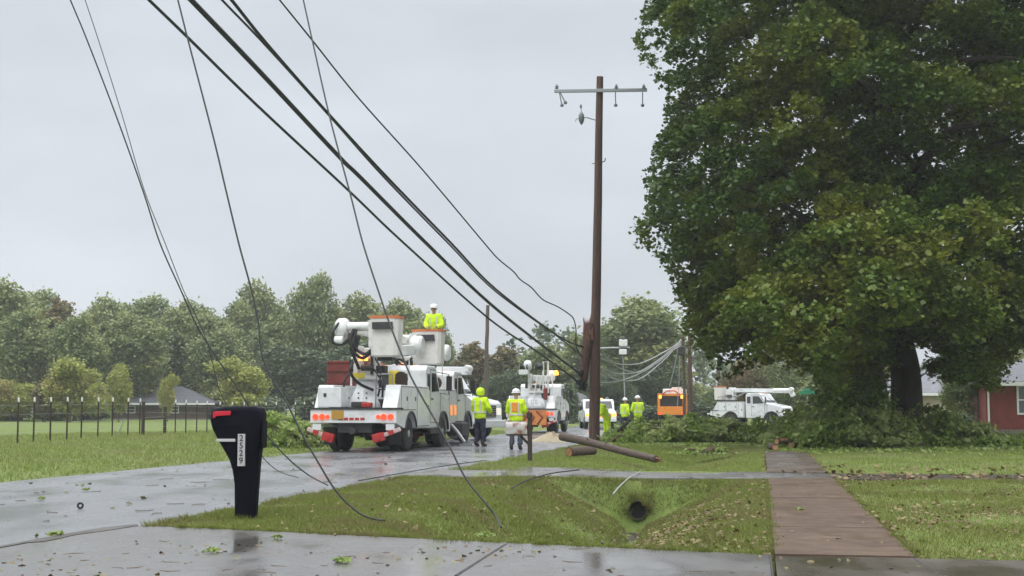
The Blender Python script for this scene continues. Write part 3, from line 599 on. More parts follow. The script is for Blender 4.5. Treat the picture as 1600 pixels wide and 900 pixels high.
        bucket(t, .86 if style == 'lift' else 1.0, .3, tz+.62, .84 if style == 'lift' else 1.0, .72)
        # clutter between turret and cab
        MB().lathe([(.05, 0), (.17, 0), (.18, .38), (.15, .42), (.05, .43)], (.62, 2.0, 1.92), 14).build('water_cooler', 'yellow', t, smooth=True)
        MB().lathe([(.10, -.06), (.20, -.06), (.22, 0), (.20, .06), (.10, .06)], (.84, 1.9, 2.1), 18, 'y').build('rope_coil', 'rust', t, smooth=True)
        m = MB(); m.tube([(.4, .8, 1.25), (.42, .8, 2.2), (.9, .8, 2.2), (.92, .8, 1.9)], .02, 6); m.tube([(.42, .8, 1.8), (.9, .8, 1.8)], .02, 6); m.build('grab_rail', 'galv', t)
        m = MB(); m.bx(.1, .55, 1.0, 1.5, 1.26, 1.5); m.bx(-.2, .2, .35, .7, 1.26, 1.42); m.build('deck_gear', 'dark', t, bevel=.03)
        MB().cyl((.55, 1.3, 1.5), (.55, 2.3, 1.5), .17, seg=16).build('hydraulic_tank', 'white2', t, smooth=True)
        MB().bx(-1.1, -.6, 1.1, 2.6, 1.26, 1.7).build('deck_locker', 'white', t, bevel=.02)
        MB().bx(-.3, .05, yp-.46, yp-.44, tz+.05, tz+.2).build('warning_decal', 'yellow', t)
        MB().bx(.19, .27, yp-.36, yp-.30, tz+.15, tz+.8).build('manifold', 'dark', t)
        MB().cyl((-.45, 1.6, tz+.1), (-.45, 3.6, tz+.3), .045, seg=8).build('folded_jib', 'galv', t)
        MB().tube([(.9, 2.6, 1.92), (.9, 2.6, 2.75), (-.9, 2.6, 2.75), (-.9, 2.6, 1.92)], .03, 6).build('boom_rest_frame', 'white2', t)
        hyd_hoses(t, [[(.25, 1.1, tz+.7), (.5, .9, tz+.3), (.45, 1.0, tz-.3), (.3, 1.2, tz-.6)], [(.3, 1.0, tz+.3), (.62, .7, tz-.1), (.6, .8, tz-.5)], [(-.4, 1.1, tz+.3), (-.62, 1.0, tz-.1), (-.5, 1.1, tz-.55)]], .03)
        m = MB(); m.bx(.12, .4, .3, .55, 1.26, 1.4); m.build('wheel_chock', 'red', t, bevel=.03)
    if style == 'stowed':
        # boom laid forward over the cab
        yp, zp = 1.2, 1.25
        tz, ey, ez, sq = boom_set(t, yp, zp, L, elbow_y=L+(.35 if tip else -.9), rise=-.05, style_st=True)
        if tip: MB().cyl((0, L-1.2, ez+.02), (0, L+.3, ez+.02), .19, seg=16).build('boom_tip_sleeve', 'white2', t, smooth=True)
        if tip: MB().box((0, L+.35, ez-.22), (.3, .35, .5), (25, 0, 0)).build('boom_tip_head', 'white2', t, bevel=.05)
        bucket(t, -.1, .22, 2.05, .95, .75, 1.05)
        MB().bx(-.3, .5, 2.7, 3.1, 1.3, 2.1).build('orange_cone_stack', 'hiorange', t, bevel=.05)
        m = MB(); m.bx(.5, .8, .5, 1.9, 1.9, 2.05); m.tube([(.75, .4, 1.95), (.75, .4, 2.3), (.75, 1.9, 2.3), (.75, 1.9, 1.95)], .025, 6); m.build('tool_rack', 'dark', t)
        m = MB(); m.bx(-.9, .9, -.5, -.06, .9, 1.0); m.build('tail_shelf', 'white', t, bevel=.02)
        MB().bx(-.06, .06, y0-.25, y0-.12, 1.3, ez-.16).build('boom_rest', 'white', t)
    if style == 'derrick':
        yp, zp = 1.5, 1.25
        tz, ey, ez, sq = boom_set(t, yp, zp, L, elbow_y=L-.3, rise=.1)
        for s, xx in ((0, -.45), (1, .35)):
            MB().lathe([(.05, -.2), (.24, -.2), (.24, -.14), (.17, -.12), (.17, .12), (.24, .14), (.24, .2), (.05, .2)], (xx, .8, tz+1.35), 18, 'x').build('winch_drum', 'black', t, smooth=True)
        MB().bx(-.72, -.22, .6, 1.05, tz+.95, tz+1.2).build('winch_bracket', 'white2', t, bevel=.03); MB().lathe([(.2, -.18), (.26, -.1), (.26, .1), (.2, .18)], (-.28, .85, tz+1.42), 16, 'x').build('winch_cover', 'white2', t, smooth=True)
        m = MB(); m.tube([(.55, .7, tz+.0), (.55, .7, tz+1.6), (.8, .7, tz+1.6), (.8, .7, tz)], .05, 8); m.tube([(.0, .5, 1.2), (.25, .6, 2.9), (1.0, .6, 2.9), (1.15, .4, 1.9), (1.2, .3, 1.2)], .035, 7); m.tube([(.7, .5, 1.2), (.7, .5, 2.9)], .03, 7); m.build('ladder_frame', 'white2', t)
        MB().bx(.62, .82, .2, .5, 1.7, 2.3).build('red_hose_reel', 'redbox', t, bevel=.05)
        MB().lathe([(.12, 0), (.14, .1), (.10, .22), (.03, .25)], (1.25, .45, 2.95), 12).build('beacon', 'amber', t, smooth=True)
        m = MB(); m.bx(-.55, .85, -.19, -.14, .42, 1.16); m.build('lit_arrow_board', 'amberdark', t)
        m = MB()
        for k in range(3): m.tube([(-.45+k*.42, -.20, .45), (-.2+k*.42, -.20, .8), (-.5+k*.42, -.20, 1.12)], .05, 5)
        m.build('board_chevrons', 'redbox', t)
        MB().bx(-1.1, -.3, .2, .9, 1.26, 1.9).build('tool_box', 'white', t, bevel=.02)
    return t, y0
tA, _ = utility_truck('nearest white bucket truck with its empty orange-rimmed bucket raised at the rear', *gp(552, 707)[:2], -AZ, 7.0, 'lift')
tA.rotation_euler.z = -AZ-R(1.0)
pB = gp(657, 690); tB, _ = utility_truck('white bucket truck parked ahead of the nearest one, a worker standing in its bucket', -3.8, 46.6, -AZ-R(1), 6.6, 'liftman')
pC = gp(745, 690); tC, _ = utility_truck('white service truck behind the hooded worker, its long boom over its cab', -6.2, 59.2, R(-118), 6.0, 'stowed', tip=False)
pD = gp(829, 677); tD, _ = utility_truck('white derrick truck seen from behind with a glowing amber board and twin winch drums', pD.x, pD.y, -AZ, 6.5, 'derrick')
pW = gp(1124, 665.5); tW, _ = utility_truck('white bucket truck standing on the cross street with its boom folded over the cab', pW.x+.1, pW.y+1.6, R(-122), 6.0, 'stowed')
tW.scale = (.93,)*3
for o, n in ((tC, 1), (tW, 1)):
    pass
# stabiliser beam and dark step gear beside the second truck
m = MB(); m.tube([(1.25, 2.2, .75), (1.7, 1.5, .45), (2.1, .9, .1)], .06, 6); m.bx(1.95, 2.3, .7, 1.05, .0, .06); m.build('stabiliser_leg', 'galv', tB)
m = MB(); m.bx(1.22, 1.75, 2.0, 3.0, .3, .75); m.bx(1.22, 1.5, 3.1, 3.5, .35, .8); m.build('step_locker', 'dark', tB, bevel=.04)
for q in (2.4, 3.0): MB().bx(1.24, 1.26, q, q+.25, 1.0, 1.35).build('side_marker_light', 'amberdim', tB)
m = MB(); m.bx(1.24, 1.27, 1.9, 2.25, 1.9, 2.35); m.build('louvred_vent', 'black', tB)

# red box trailer parked beyond the nearest truck
pr_ = gp(537, 689); rt = thing('box_trailer', 'dull red steel box trailer showing behind the left of the nearest truck', 'trailer', (pr_.x+.1, pr_.y+1, .004), -AZ)
MB().bx(-.42, .52, -1.6, 1.6, 1.0, 3.05).build('trailer_box', 'redbox', rt, bevel=.03)
m = MB()
for z in (1.3, 1.75, 2.2, 2.65, 2.98): m.bx(-.45, .55, -1.65, -1.6, z, z+.06)
for yy in (-1.2, -.4, .4, 1.2): m.bx(.52, .57, yy, yy+.07, 1.0, 3.05)
m.build('stiffening_ribs', 'redbox', rt)
MB().bx(-.6, .4, -1.5, 3.0, .8, .98).build('trailer_frame', 'dark', rt)
for s in (-1, 1): wheel(rt, -.1+s*.85, -.1, .42, .22, s)

# orange truck on the cross street, rear to the camera
po = gp(1049, 663); ot = thing('chipper_truck', 'orange chipper truck with lit rear lamps behind the brush, left of the twin poles', 'truck', (po.x, po.y, .01), -AZ)
m = MB(); m.bx(-1.12, 1.12, 0, 4, .75, 1.45); m.bx(-1.12, -.92, 0, 4, 1.45, 2.45); m.bx(.92, 1.12, 0, 4, 1.45, 2.45); m.bx(-1.12, 1.12, 0, 4, 2.3, 2.5); m.build('chip_body', 'orangep', ot, bevel=.03)
MB().bx(-.92, .92, .35, .5, 1.45, 2.3).build('opening_dark_sheet', 'black', ot)  # black sheet paints the shaded inside of the chip body
MB().bx(-.98, .98, 4.2, 6, .8, 2.95).build('truck_cab', 'white', ot, bevel=.08)
for s in (-1, 1):
    MB().bx(s*.78, s*1.0, -.05, 0, 2.1, 2.36).build('work_lamp', 'amber', ot, bevel=.02); MB().bx(s*.85, s*1.12, -.05, 0, .8, .95).build('tail_light', 'taill', ot)
    wheel(ot, s*1.1, 1.2, .5, .28, s, True); wheel(ot, s*1.05, 5.3, .5, .28, s)
MB().tube([(-.7, -.1, 2.45), (-.3, 0, 2.72), (.3, 0, 2.72), (.7, -.1, 2.45)], .06, 6).build('guard_rail', 'red', ot)
MB().bx(-.1, .7, 2.4, 3.2, 2.5, 3.05).build('roof_box', 'cream', ot, bevel=.03)
MB().bx(-.4, .4, 0, 6, .5, .75).build('chassis', 'dark', ot)
for s, xx in ((0, -1.5), (1, 1.5)): pass

# white pickup facing the camera
pp = gp(922, 670.5); pk = thing('pickup_truck', 'white pickup facing the camera behind the standing pole with amber lights on', 'pickup', (pp.x+.5, pp.y+5.2, .004), R(180)-AZ+R(12))
Lp = 5.2
prof = [(0, .5), (0, 1.1), (2.0, 1.12), (2.15, 1.12), (2.3, 1.75), (2.5, 1.84), (3.3, 1.84), (3.45, 1.76), (3.95, 1.2), (5.0, 1.08), (5.2, .95), (5.2, .45), (4.75, .45)]+[(4.25+.45*math.cos(a), .38+.45*math.sin(a)) for a in np.linspace(.16, math.pi-.16, 9)]+[(3.7, .42), (1.6, .42)]+[(1.1+.45*math.cos(a), .38+.45*math.sin(a)) for a in np.linspace(.16, math.pi-.16, 9)]+[(.5, .45)]
MB().prism(prof, -.97, .97).build('body', 'white', pk, bevel=.06)
panel('windshield', 'glass', pk, [(-.8, 3.5, 1.72), (.8, 3.5, 1.72), (.86, 3.9, 1.26), (-.86, 3.9, 1.26)], (0, .75, .66))
for s in (-1, 1):
    d = panel('door', 'white', pk, [(s*.97, 2.5, .5), (s*.97, 3.8, .5), (s*.97, 3.8, 1.2), (s*.97, 3.4, 1.75), (s*.97, 2.5, 1.75)], (s, 0, 0), .012)
    panel('door_window', 'glass', d, [(s*.97, 2.55, 1.2), (s*.97, 3.72, 1.2), (s*.97, 3.36, 1.68), (s*.97, 2.55, 1.68)], (s, 0, 0), .02)
    MB().bx(s*.99, s*1.2, 3.6, 3.7, 1.2, 1.38).build('side_mirror', 'black', pk, bevel=.02)
    MB().bx(s*.62, s*.94, 5.17, 5.22, .78, .96).build('headlight', 'amber', pk, bevel=.02)
    wheel(pk, s*.98, 4.25, .38, .24, s); wheel(pk, s*.98, 1.1, .38, .24, s)
MB().bx(-.6, .6, 5.18, 5.23, .72, .98).build('amber_glow_panel', 'amberdim', pk)  # amber light falling on the front, put into a glowing panel
MB().bx(-.95, .95, 5.12, 5.3, .45, .66).build('front_bumper', 'white', pk, bevel=.03)
MB().bx(-.35, .35, 2.75, 2.95, 1.84, 1.92).build('roof_light_bar', 'amber', pk, bevel=.02)

# ================= PEOPLE
FOLD = bpy.data.textures.new('folds', 'CLOUDS'); FOLD.noise_scale = .14; FOLD.noise_depth = 1
def skin_mesh(name, joints, edges, rad, m, parent, sub=2, root=0):
    me = bpy.data.meshes.new(name); me.from_pydata([Vector(j) for j in joints], edges, []); o = bpy.data.objects.new(name, me); COL.objects.link(o); o.parent = parent
    me.skin_vertices.new(name='skin') if hasattr(me.skin_vertices, 'new') else None
    mo = o.modifiers.new('skin', 'SKIN'); mo.use_smooth_shade = True
    if not me.skin_vertices:
        bm = bmesh.new(); bm.from_mesh(me); bm.verts.layers.skin.verify(); bm.to_mesh(me); bm.free()
    sv = me.skin_vertices[0].data
    for i, r in enumerate(rad): sv[i].radius = (r, r) if not isinstance(r, tuple) else r; sv[i].use_root = (i == root)
    s = o.modifiers.new('sub', 'SUBSURF'); s.levels = sub; s.render_levels = sub
    if name in ('jacket', 'trousers'):
        s.levels = s.render_levels = 3; dm = o.modifiers.new('folds', 'DISPLACE'); dm.texture = FOLD; dm.strength = .055; dm.mid_level = .5
    me.materials.append(M[m] if isinstance(m, str) else m); return o
def person(label, loc, rz, jacket='hivis', trousers='navy', hood=False, hat=True, pose='stand', vest=None, bib=False, scale=1.0, group=None, waist=False):
    t = thing('person', label, 'person', loc, rz, group); t.scale = (scale,)*3
    lean = {'stand': .02, 'bend': .28, 'look_down': .10}.get(pose, .02)
    hip = Vector((0, 0, .93)); ch = Vector((0, lean*.8, 1.28)); nk = Vector((0, lean*1.2, 1.50)); hd = Vector((0, lean*1.5+.015, 1.66))
    if pose == 'bend': ch.z -= .02; nk.z -= .05; hd.z -= .08
    legs = {}
    for s in (-1, 1):
        st = .13 if pose != 'walk' else .12; dy = .0 if pose != 'walk' else s*.14
        legs[s] = [Vector((s*.10, 0, .88)), Vector((s*(st-.01), .03+dy*.6, .50)), Vector((s*st, -.01+dy, .09)), Vector((s*(st+.02), .13+dy, .05))]
    arms = {}
    for s in (-1, 1):
        sh = Vector((s*.19, nk.y-.01, 1.43 if pose != 'bend' else 1.39))
        if pose in ('front', 'look_down', 'bend'): e = sh+Vector((s*.08, .04, -.28)); w = e+Vector((-s*.12, .20, -.06)); 
        elif pose == 'rest': e = sh+Vector((s*.11, .02, -.26)); w = e+Vector((s*-.02, .17, -.13))
        else: e = sh+Vector((s*.07, -.02, -.29)); w = e+Vector((-s*.01, .10, -.22))
        arms[s] = (sh, e, w)
    # one continuous body: pelvis up to the crown, both legs, both arms, palms and fingers
    J = [hip, ch, nk, hd-Vector((0, .01, .06)), hd, hd+Vector((0, -.005, .075))]; E = [(0, 1), (1, 2), (2, 3), (3, 4), (4, 5)]; Rr = [(.15, .11), (.16, .11), .055, .062, (.078, .095), (.06, .075)]
    def chain(start, pts, rr):
        p = start
        for q, r in zip(pts, rr): J.append(q); Rr.append(r); E.append((p, len(J)-1)); p = len(J)-1
        return p
    for s in (-1, 1):
        chain(0, legs[s], [.088, .058, .045, .04])
        e_ = chain(1, arms[s], [.06, .045, .030])
        sh, e, w = arms[s]; d = (w-e).normalized(); side = Vector((-s, 0, 0)); dn = Vector((0, 0, -1))
        palm = w+d*.06; pi = chain(e_, [palm], [(.034, .018)])
        across = d.cross(dn).normalized()
        for k in range(4):
            b = palm+across*(-.03+.02*k); ln = (.032, .037, .035, .028)[k]
            chain(pi, [b+d*.02, b+d*(.02+ln)+dn*.012, b+d*(.015+ln*1.5)+dn*.036], [.0095, .0085, .007])
        th = w+d*.035+side*.02; chain(pi, [th+side*.025+d*.01, th+side*.035+d*.04+dn*.01], [.010, .008])
    skin_mesh('body', J, E, Rr, 'skin', t)
    fy = hd.y
    f = MB(); f.lathe([(.004, 0), (.016, .01), (.013, .03), (.004, .05)], (0, fy+.088, hd.z-.035), 8)
    f.build('nose', 'skin', t, smooth=True)
    for s in (-1, 1):
        MB().lathe([(.003, -.008), (.011, -.003), (.012, .003), (.003, .008)], (s*.031, fy+.083, hd.z+.012), 8, 'y').build('eye', 'eye', t, smooth=True)
        MB().lathe([(.006, -.03), (.018, -.02), (.02, .01), (.01, .03)], (s*.083, fy, hd.z-.005), 8).build('ear', 'skin', t, smooth=True)
    MB().box((0, fy+.086, hd.z-.058), (.045, .012, .009)).build('mouth', mlip, t, bevel=.003)
    # clothes
    z0 = .80
    JJ = [Vector((0, 0, z0)), Vector((0, 0, .98)), ch, Vector((0, nk.y, 1.40)), Vector((0, nk.y, 1.50))]; EE = [(0, 1), (1, 2), (2, 3), (3, 4)]; RR = [(.235, .17), (.215, .155), (.225, .16), (.18, .125), (.09, .09)]
    for s in (-1, 1):
        p = 3
        sh, e, w = arms[s]
        for q, r in ((sh, .108), (e, .092), (w-(w-e)*.05, .075)): JJ.append(Vector(q)); RR.append(r); EE.append((p, len(JJ)-1)); p = len(JJ)-1
    jk = skin_mesh('jacket', JJ, EE, RR, jacket, t)
    JJ = [Vector((0, 0, 1.0)), Vector((0, 0, .88))]; EE = [(0, 1)]; RR = [(.155, .12), (.16, .125)]
    for s in (-1, 1):
        p = 1; L_ = legs[s]
        for q, r in ((L_[0]-Vector((0, 0, .06)), .108), (L_[1], .088), (L_[2]+Vector((0, 0, .03)), .078)): JJ.append(Vector(q)); RR.append(r); EE.append((p, len(JJ)-1)); p = len(JJ)-1
    skin_mesh('trousers', JJ, EE, RR, 'hivis' if bib else trousers, t)
    for s in (-1, 1):
        a = legs[s][2]; skin_mesh('boot', [a+Vector((0, -.03, .10)), a+Vector((0, -.035, -.03)), a+Vector((s*.01, .07, -.045)), a+Vector((s*.02, .16, -.05))], [(0, 1), (1, 2), (2, 3)], [.062, .058, .052, .044], 'boot', t)
    def band(z, rx, ry, h, y=0, m='refl', nm='reflective_band'):
        b = MB(); seg = 28; vs = []
        for zz in (z-h/2, z+h/2):
            for k in range(seg): a = 2*math.pi*k/seg; vs.append((rx*math.cos(a), y+ry*math.sin(a), zz))
        for zz in (z+h/2, z-h/2):
            for k in range(seg): a = 2*math.pi*k/seg; vs.append((rx*.93*math.cos(a), y+ry*.93*math.sin(a), zz))
        b.add(vs, [(i*seg+k, i*seg+(k+1) % seg, ((i+1) % 4)*seg+(k+1) % seg, ((i+1) % 4)*seg+k) for i in range(4) for k in range(seg)]); b.build(nm, m, jk, smooth=False)
    band(1.05, .226, .17, .05, 0)
    for s in (-1, 1):
        for sy in (-1, 1): MB().box((s*.115, ch.y*.8+sy*.150, 1.25), (.045, .03, .34), (sy*-5, 0, 0)).build('reflective_band', 'refl', jk, bevel=.01)
    if vest: 
        b = MB(); b.box((.0, ch.y-.135, 1.27), (.28, .05, .30)); b.build('backpack_harness', vest, t, bevel=.04)
    if bib: band(.42, .0, .0, .0) if False else None
    if hood:
        pr = [(.055, -.10), (.115, -.08), (.135, .0), (.132, .06), (.10, .12), (.05, .15), (.006, .158)]
        h = MB(); h.lathe(pr, (0, hd.y-.025, hd.z+.0), 18); ho = h.build('hood', jacket, t, smooth=True)
    if hat:
        zt = hd.z+.035
        pr = [(.150, 0), (.152, .012), (.122, .02), (.125, .05), (.112, .09), (.075, .125), (.03, .138), (.004, .14)]
        h = MB(); h.lathe(pr, (0, fy-.004, zt), 22); h.prism([(-.07, fy+.10), (.07, fy+.10), (.055, fy+.19), (-.055, fy+.19)], zt+.002, zt+.014, 'z'); h.prism([(-.1, zt+.06), (.08, zt+.06), (.05, zt+.125), (0, zt+.152), (-.05, zt+.135)], -.012, .012, 'x'); h.build('hard_hat', 'hat', t, smooth=True)
    return t
mlip = mat('lips', (.32, .13, .11), .5)
# worker in the second truck's bucket: stands on the bucket floor
tBm = Matrix.Translation(tB.location) @ Euler(tB.rotation_euler).to_matrix().to_4x4()
pb = tBm @ Vector((1.22, .30, 1.25+.8+.62+.11))
person('worker in yellow rain jacket and white hard hat standing in a raised bucket, looking down', pb, R(175)-AZ, 'hivis', 'hivis', False, True, 'look_down', scale=1.04)
p1 = gp(750, 697.5); person('hooded worker in yellow jacket and dark trousers standing on the road by the trucks', p1, R(-35), 'hivis', 'navy', True, False, 'rest', scale=1.06)
p2 = gp(806, 703); person('worker with white hard hat and orange back pack behind the white mailbox, seen from behind', p2, R(-12), 'hivis', 'bluegrey', False, True, 'front', 'hiorange', scale=1.0)
p3 = gp(949, 690); person('worker in yellow jacket and bibs half hidden by the standing pole, bending', p3, R(115), 'hivis', 'hivis', False, True, 'bend', bib=True, scale=.95)
p4 = gp(976, 678); person('worker in yellow jacket and dark trousers, left of two facing the brush', p4, R(-55), 'hivis', 'navy', False, True, 'walk', scale=.98)
p5 = gp(997, 679); person('worker in full yellow suit with white hard hat, right of two by the brush', p5, R(15), 'hivis', 'hivis', False, True, 'front', bib=True, scale=1.03)
# ================= POLES
def rough_pole(name, p0, p1, r0, r1, m, parent, seg=14, n=10, wob=.01):
    mb = MB(); p0, p1 = Vector(p0), Vector(p1)
    pts = [p0.lerp(p1, i/n)+Vector((random.gauss(0, wob), random.gauss(0, wob), 0)) for i in range(n+1)]
    mb.tube(pts, [r0+(r1-r0)*i/n for i in range(n+1)], seg); return mb.build(name, m, parent, smooth=True)
def insulator(mb, c, h=.16, r=.07):
    x, y, z = c; mb.lathe([(.02, 0), (r, .03), (r*.55, .06), (r*.9, .09), (r*.45, .12), (.03, h)], c, 10)
base = gp(928, 691.5); YP = base.y
top = at(937.2, 120, YP)
tp = thing('utility_pole', 'tall reddish-brown standing power pole with a wooden crossarm, nearest pole', 'utility pole', base)
L_ = top-base
rough_pole('pole', (0, 0, -.3), L_, .205, .125, 'pole', tp, 16, 12, .006)
def rel(px, py, dy=0): return at(px, py, YP+dy)-base
a0, a1 = rel(866, 142.5, -.17), rel(1011, 140.5, -.17)
ca = MB().prism([(-.05, -.06), (.05, -.06), (.05, .06), (-.05, .06)], 0, (a1-a0).length, 'x').build('crossarm', 'galv', tp, bevel=.01)
ca.location = a0; ca.rotation_euler = (0, -math.asin((a1-a0).z/(a1-a0).length), 0)
for px in (870, 963, 1006):
    m = MB(); c = rel(px, 139, -.17); insulator(m, c, .17, .085); m.build('insulator', 'porc', tp, smooth=True)
for (px, q) in ((874, 878), (875, 883.5), (961.5, 962), (1004, 1004)):
    m = MB(); c = rel(px, 144, -.22); e_ = rel(q, 165 if q != 883.5 else 161, -.22); m.tube([c, e_], .022, 6); m.lathe([(.02, -.05), (.06, -.03), (.07, .03), (.03, .08)], e_, 8); m.build('hanging_clamp', 'porc', tp, smooth=True)
m = MB(); c = rel(908.5, 184, -.1); m.tube([rel(930, 187.5, -.1), rel(917, 183.5, -.1), c], .025, 6); m.build('side_bracket', 'galv', tp)
m = MB(); m.lathe([(.03, -.26), (.06, -.2), (.10, -.12), (.11, 0), (.10, .12), (.05, .18), (.03, .22)], c, 10); m.tube([c+Vector((0, 0, .2)), c+Vector((-.02, 0, .42))], .014, 5); m.lathe([(.03, 0), (.045, .04), (.04, .12), (.01, .15)], c+Vector((-.02, 0, .36)), 8); m.tube([c, c+Vector((-.2, 0, -.05)), c+Vector((-.22, 0, -.16))], .015, 5); m.build('fuse_cutout', 'porc', tp, smooth=True)
m = MB(); m.tube([rel(936, 255, -.14), rel(945, 252, -.14), rel(946, 247, -.14)], .02, 5); m.tube([rel(929, 255, -.14), rel(925, 256, -.14)], .015, 5); m.build('through_bolt', 'dark', tp)
# bands and staples: ground wire running down the pole
m = MB(); m.tube([rel(936, 200, -.16), rel(933, 350, -.18), rel(930, 480, -.21), rel(927, 640, -.22)], .008, 5); m.build('ground_wire', 'dark', tp)

# broken stub of the old pole lashed to it
sb = at(911, 604, YP-.1)
bs = thing('broken_pole_section', 'splintered upper piece of a snapped pole hanging against the standing pole', 'broken pole', sb)
def rs(px, py, dy=-.1): return at(px, py, YP+dy)-sb
m = MB(); m.tube([rs(911.5, 604), rs(912, 590), rs(914, 560), rs(918, 530), rs(921, 505)], [.10, .165, .185, .20, .17], 14); m.build('pole', 'pole', bs, smooth=True)
m = MB()
for k in range(16):
    x = 912+k*.9; y = 508+random.uniform(-4, 8); m.tube([rs(x, y+16, -.2-.1*random.random()), rs(x+random.uniform(-1, 1), y, -.2), rs(x+random.uniform(-1.5, 1.5), y-random.uniform(4, 16), -.2)], [.035, .03, .004], 5)
m.build('splinters', 'splint', bs)
m = MB()
for (x, y) in ((907, 583), (904, 597), (910, 600)): m.lathe([(.03, -.12), (.10, -.09), (.12, 0), (.10, .09), (.03, .12)], rs(x, y, -.3), 10)
m.build('cable_clamps', 'black', bs, smooth=True)
m = MB(); m.box(rs(911, 604, -.15), (.28, .2, .3), (0, 20, 0)); m.build('splice_case', 'black', bs, bevel=.04)

# far poles
def simple_pole(label, px, pyb, pxt, pyt, r, m_='poleg', group='far utility poles'):
    b = gp(px, pyb); t_ = at(pxt, pyt, b.y); o = thing('utility_pole', label, 'utility pole', b, 0, None)
    rough_pole('pole', (0, 0, -.3), t_-b, r*1.1, r*.8, m_, o); return o, b
o1, b1 = simple_pole('weathered pole rising behind the two raised buckets, leaning slightly', 757.5, 668, 762, 477, .15)
MB().lathe([(.16, 0), (.16, .3), (.1, .32)], (at(757.8, 655, b1.y)-b1)-Vector((0, .0, 0)), 10).build('pole_guard', 'dark', o1)
o2, b2 = simple_pole('thin dark pole, left one of the close pair before the orange truck', 1070.5, 672, 1067.5, 527, .09, 'pole')
MB().lathe([(.12, -.3), (.2, -.2), (.2, .2), (.12, .3)], at(1065, 548, b2.y-.3)-b2, 10).build('transformer_can', 'dark', o2)
o3, b3 = simple_pole('brown pole, right one of the close pair before the orange truck', 1079.5, 674, 1077.5, 522, .125, 'pole')
o4, b4 = simple_pole('far pole whose top shows just under the maple above the cross street truck', 1124, 660, 1122.5, 560, .13, 'poleg')
for o_, b_ in ((o2, b2), (o3, b3)):
    pass
b5 = gp(976, 668); o5 = thing('equipment_pole', 'thin grey pole carrying a white box on an arm right of the standing pole', 'equipment pole', b5)
r5 = lambda px, py: at(px, py, b5.y)-b5
MB().tube([(0, 0, 0), r5(976, 612), r5(973, 556)], [.05, .045, .035], 8).build('mast', 'galv', o5)
MB().tube([r5(938, 544), r5(975, 543), r5(984, 543)], .06, 6).build('arm', 'galv', o5)
c = r5(973, 555); mb = MB(); mb.box(r5(973.5, 536)-Vector((0, .1, 0)), (.55, .4, .46)); mb.box(r5(973, 550)-Vector((0, .1, 0)), (.5, .4, .36)); mb.build('white_box', 'white2', o5, bevel=.05)
MB().lathe([(.2, -.1), (.16, .05), (.05, .12)], r5(973.5, 529)-Vector((0, .1, 0)), 10).build('box_cap', 'dark', o5)

# fallen pole and log
q0, q1 = at(878, 682, 35.8), at(1025, 722, 32.4); q1.z = .07
fp = thing('fallen_pole', 'long fallen pole lying aslant on the grass before the standing pole', 'fallen pole', q0.lerp(q1, .5)); fo = q0.lerp(q1, .5); fp.location = fo
m = MB(); pts = smooth_path([q0-fo, q0.lerp(q1, .3)-fo+Vector((0, 0, .02)), q0.lerp(q1, .65)-fo, q1-fo], 5); n = len(pts); m.tube(pts, [.108-.03*i/n+random.uniform(-.005, .005) for i in range(n)], 12); m.build('pole', 'fallen', fp, smooth=True)
m = MB()
for k in range(9):
    a = random.uniform(0, 6.28); d_ = (q1-q0).normalized(); m.tube([q1-fo-d_*.1+Vector((0, .05*math.cos(a), .05*math.sin(a))), q1-fo+d_*random.uniform(.1, .4)+Vector((0, .05*math.cos(a), .03*math.sin(a)))], [.02, .004], 4)
m.build('splinters', 'splint', fp)
m = MB()
for t_ in (.28, .48): c = q0.lerp(q1, t_)-fo; m.tube([c+Vector((0, -.11, .06)), c+Vector((.02, -.2, .14))], .012, 5)
m.build('pole_bolt', 'galv', fp)
l0, l1 = at(889, 706.5, 35.9), at(928, 704, 36.6)
lg = thing('cut_log', 'short cut log with an orange wood end under the fallen pole', 'log', l0)
m = MB(); m.tube([Vector((0, 0, 0)), (l1-l0)*.5+Vector((0, 0, .01)), l1-l0], [.125, .12, .11], 14); m.build('log', 'fallen', lg, smooth=True)
d_ = (l1-l0).normalized(); m = MB(); m.cyl(-d_*.006, d_*.002, .105, seg=14); m.build('cut_face', 'cutwood', lg)
# stub end splinters leaning at the log
# ================= WIRES
def wire(name, label, pts, r, D0, D1, m='wire', end_ground=False, cat='cable', group=None, Ds=None):
    """pts in the picture, depth runs D0 -> D1 (even in 1/depth along the span)"""
    ln = [0]
    for i in range(1, len(pts)): ln.append(ln[-1]+math.dist(pts[i], pts[i-1]))
    P = []
    for p, l in zip(pts, ln):
        t = l/ln[-1]; D = 1/((1-t)/D0+t/D1); P.append(at(p[0], p[1], D))
    if end_ground:
        k = gp(*pts[-1], z=.04); P[-1] = k; 
    # carry on past the frame edge the way it came
    d = (P[0]-P[1]).normalized(); P = [P[0]+d*6+Vector((0, 0, .3)), P[0]+d*2]+P
    mb = MB(); mb.tube(smooth_path(P, 6), r, 8); o = mb.build(name, m, smooth=True)
    return tag(o, label, cat, group)
FAR = YP-.35
wire('utility_cable', 'sagging black cable running from the upper left to the lowest clamp on the standing pole', [(233, 0), (295, 60), (400, 163), (545, 298), (629, 378), (764, 498), (840, 550), (904, 597)], .029, 24, FAR)
wire('utility_cable', 'thickest black cable, second up of those reaching the broken pole piece', [(297, -2), (407, 113), (532, 247), (562, 276), (668, 382), (764, 473), (840, 534), (905, 583)], .042, 20, FAR)
wire('utility_cable', 'thin black cable twined beside the thick one above the raised buckets', [(347, 0), (417, 73), (519, 186), (600, 277), (703, 383), (775, 456), (874, 528), (911, 558)], .022, 24, FAR)
wire('utility_cable', 'black cable meeting the standing pole highest of the thick cables', [(362, 0), (420, 72), (517, 182), (604, 276), (705, 380), (776, 453), (874, 526), (911, 542)], .03, 23, FAR+.1)
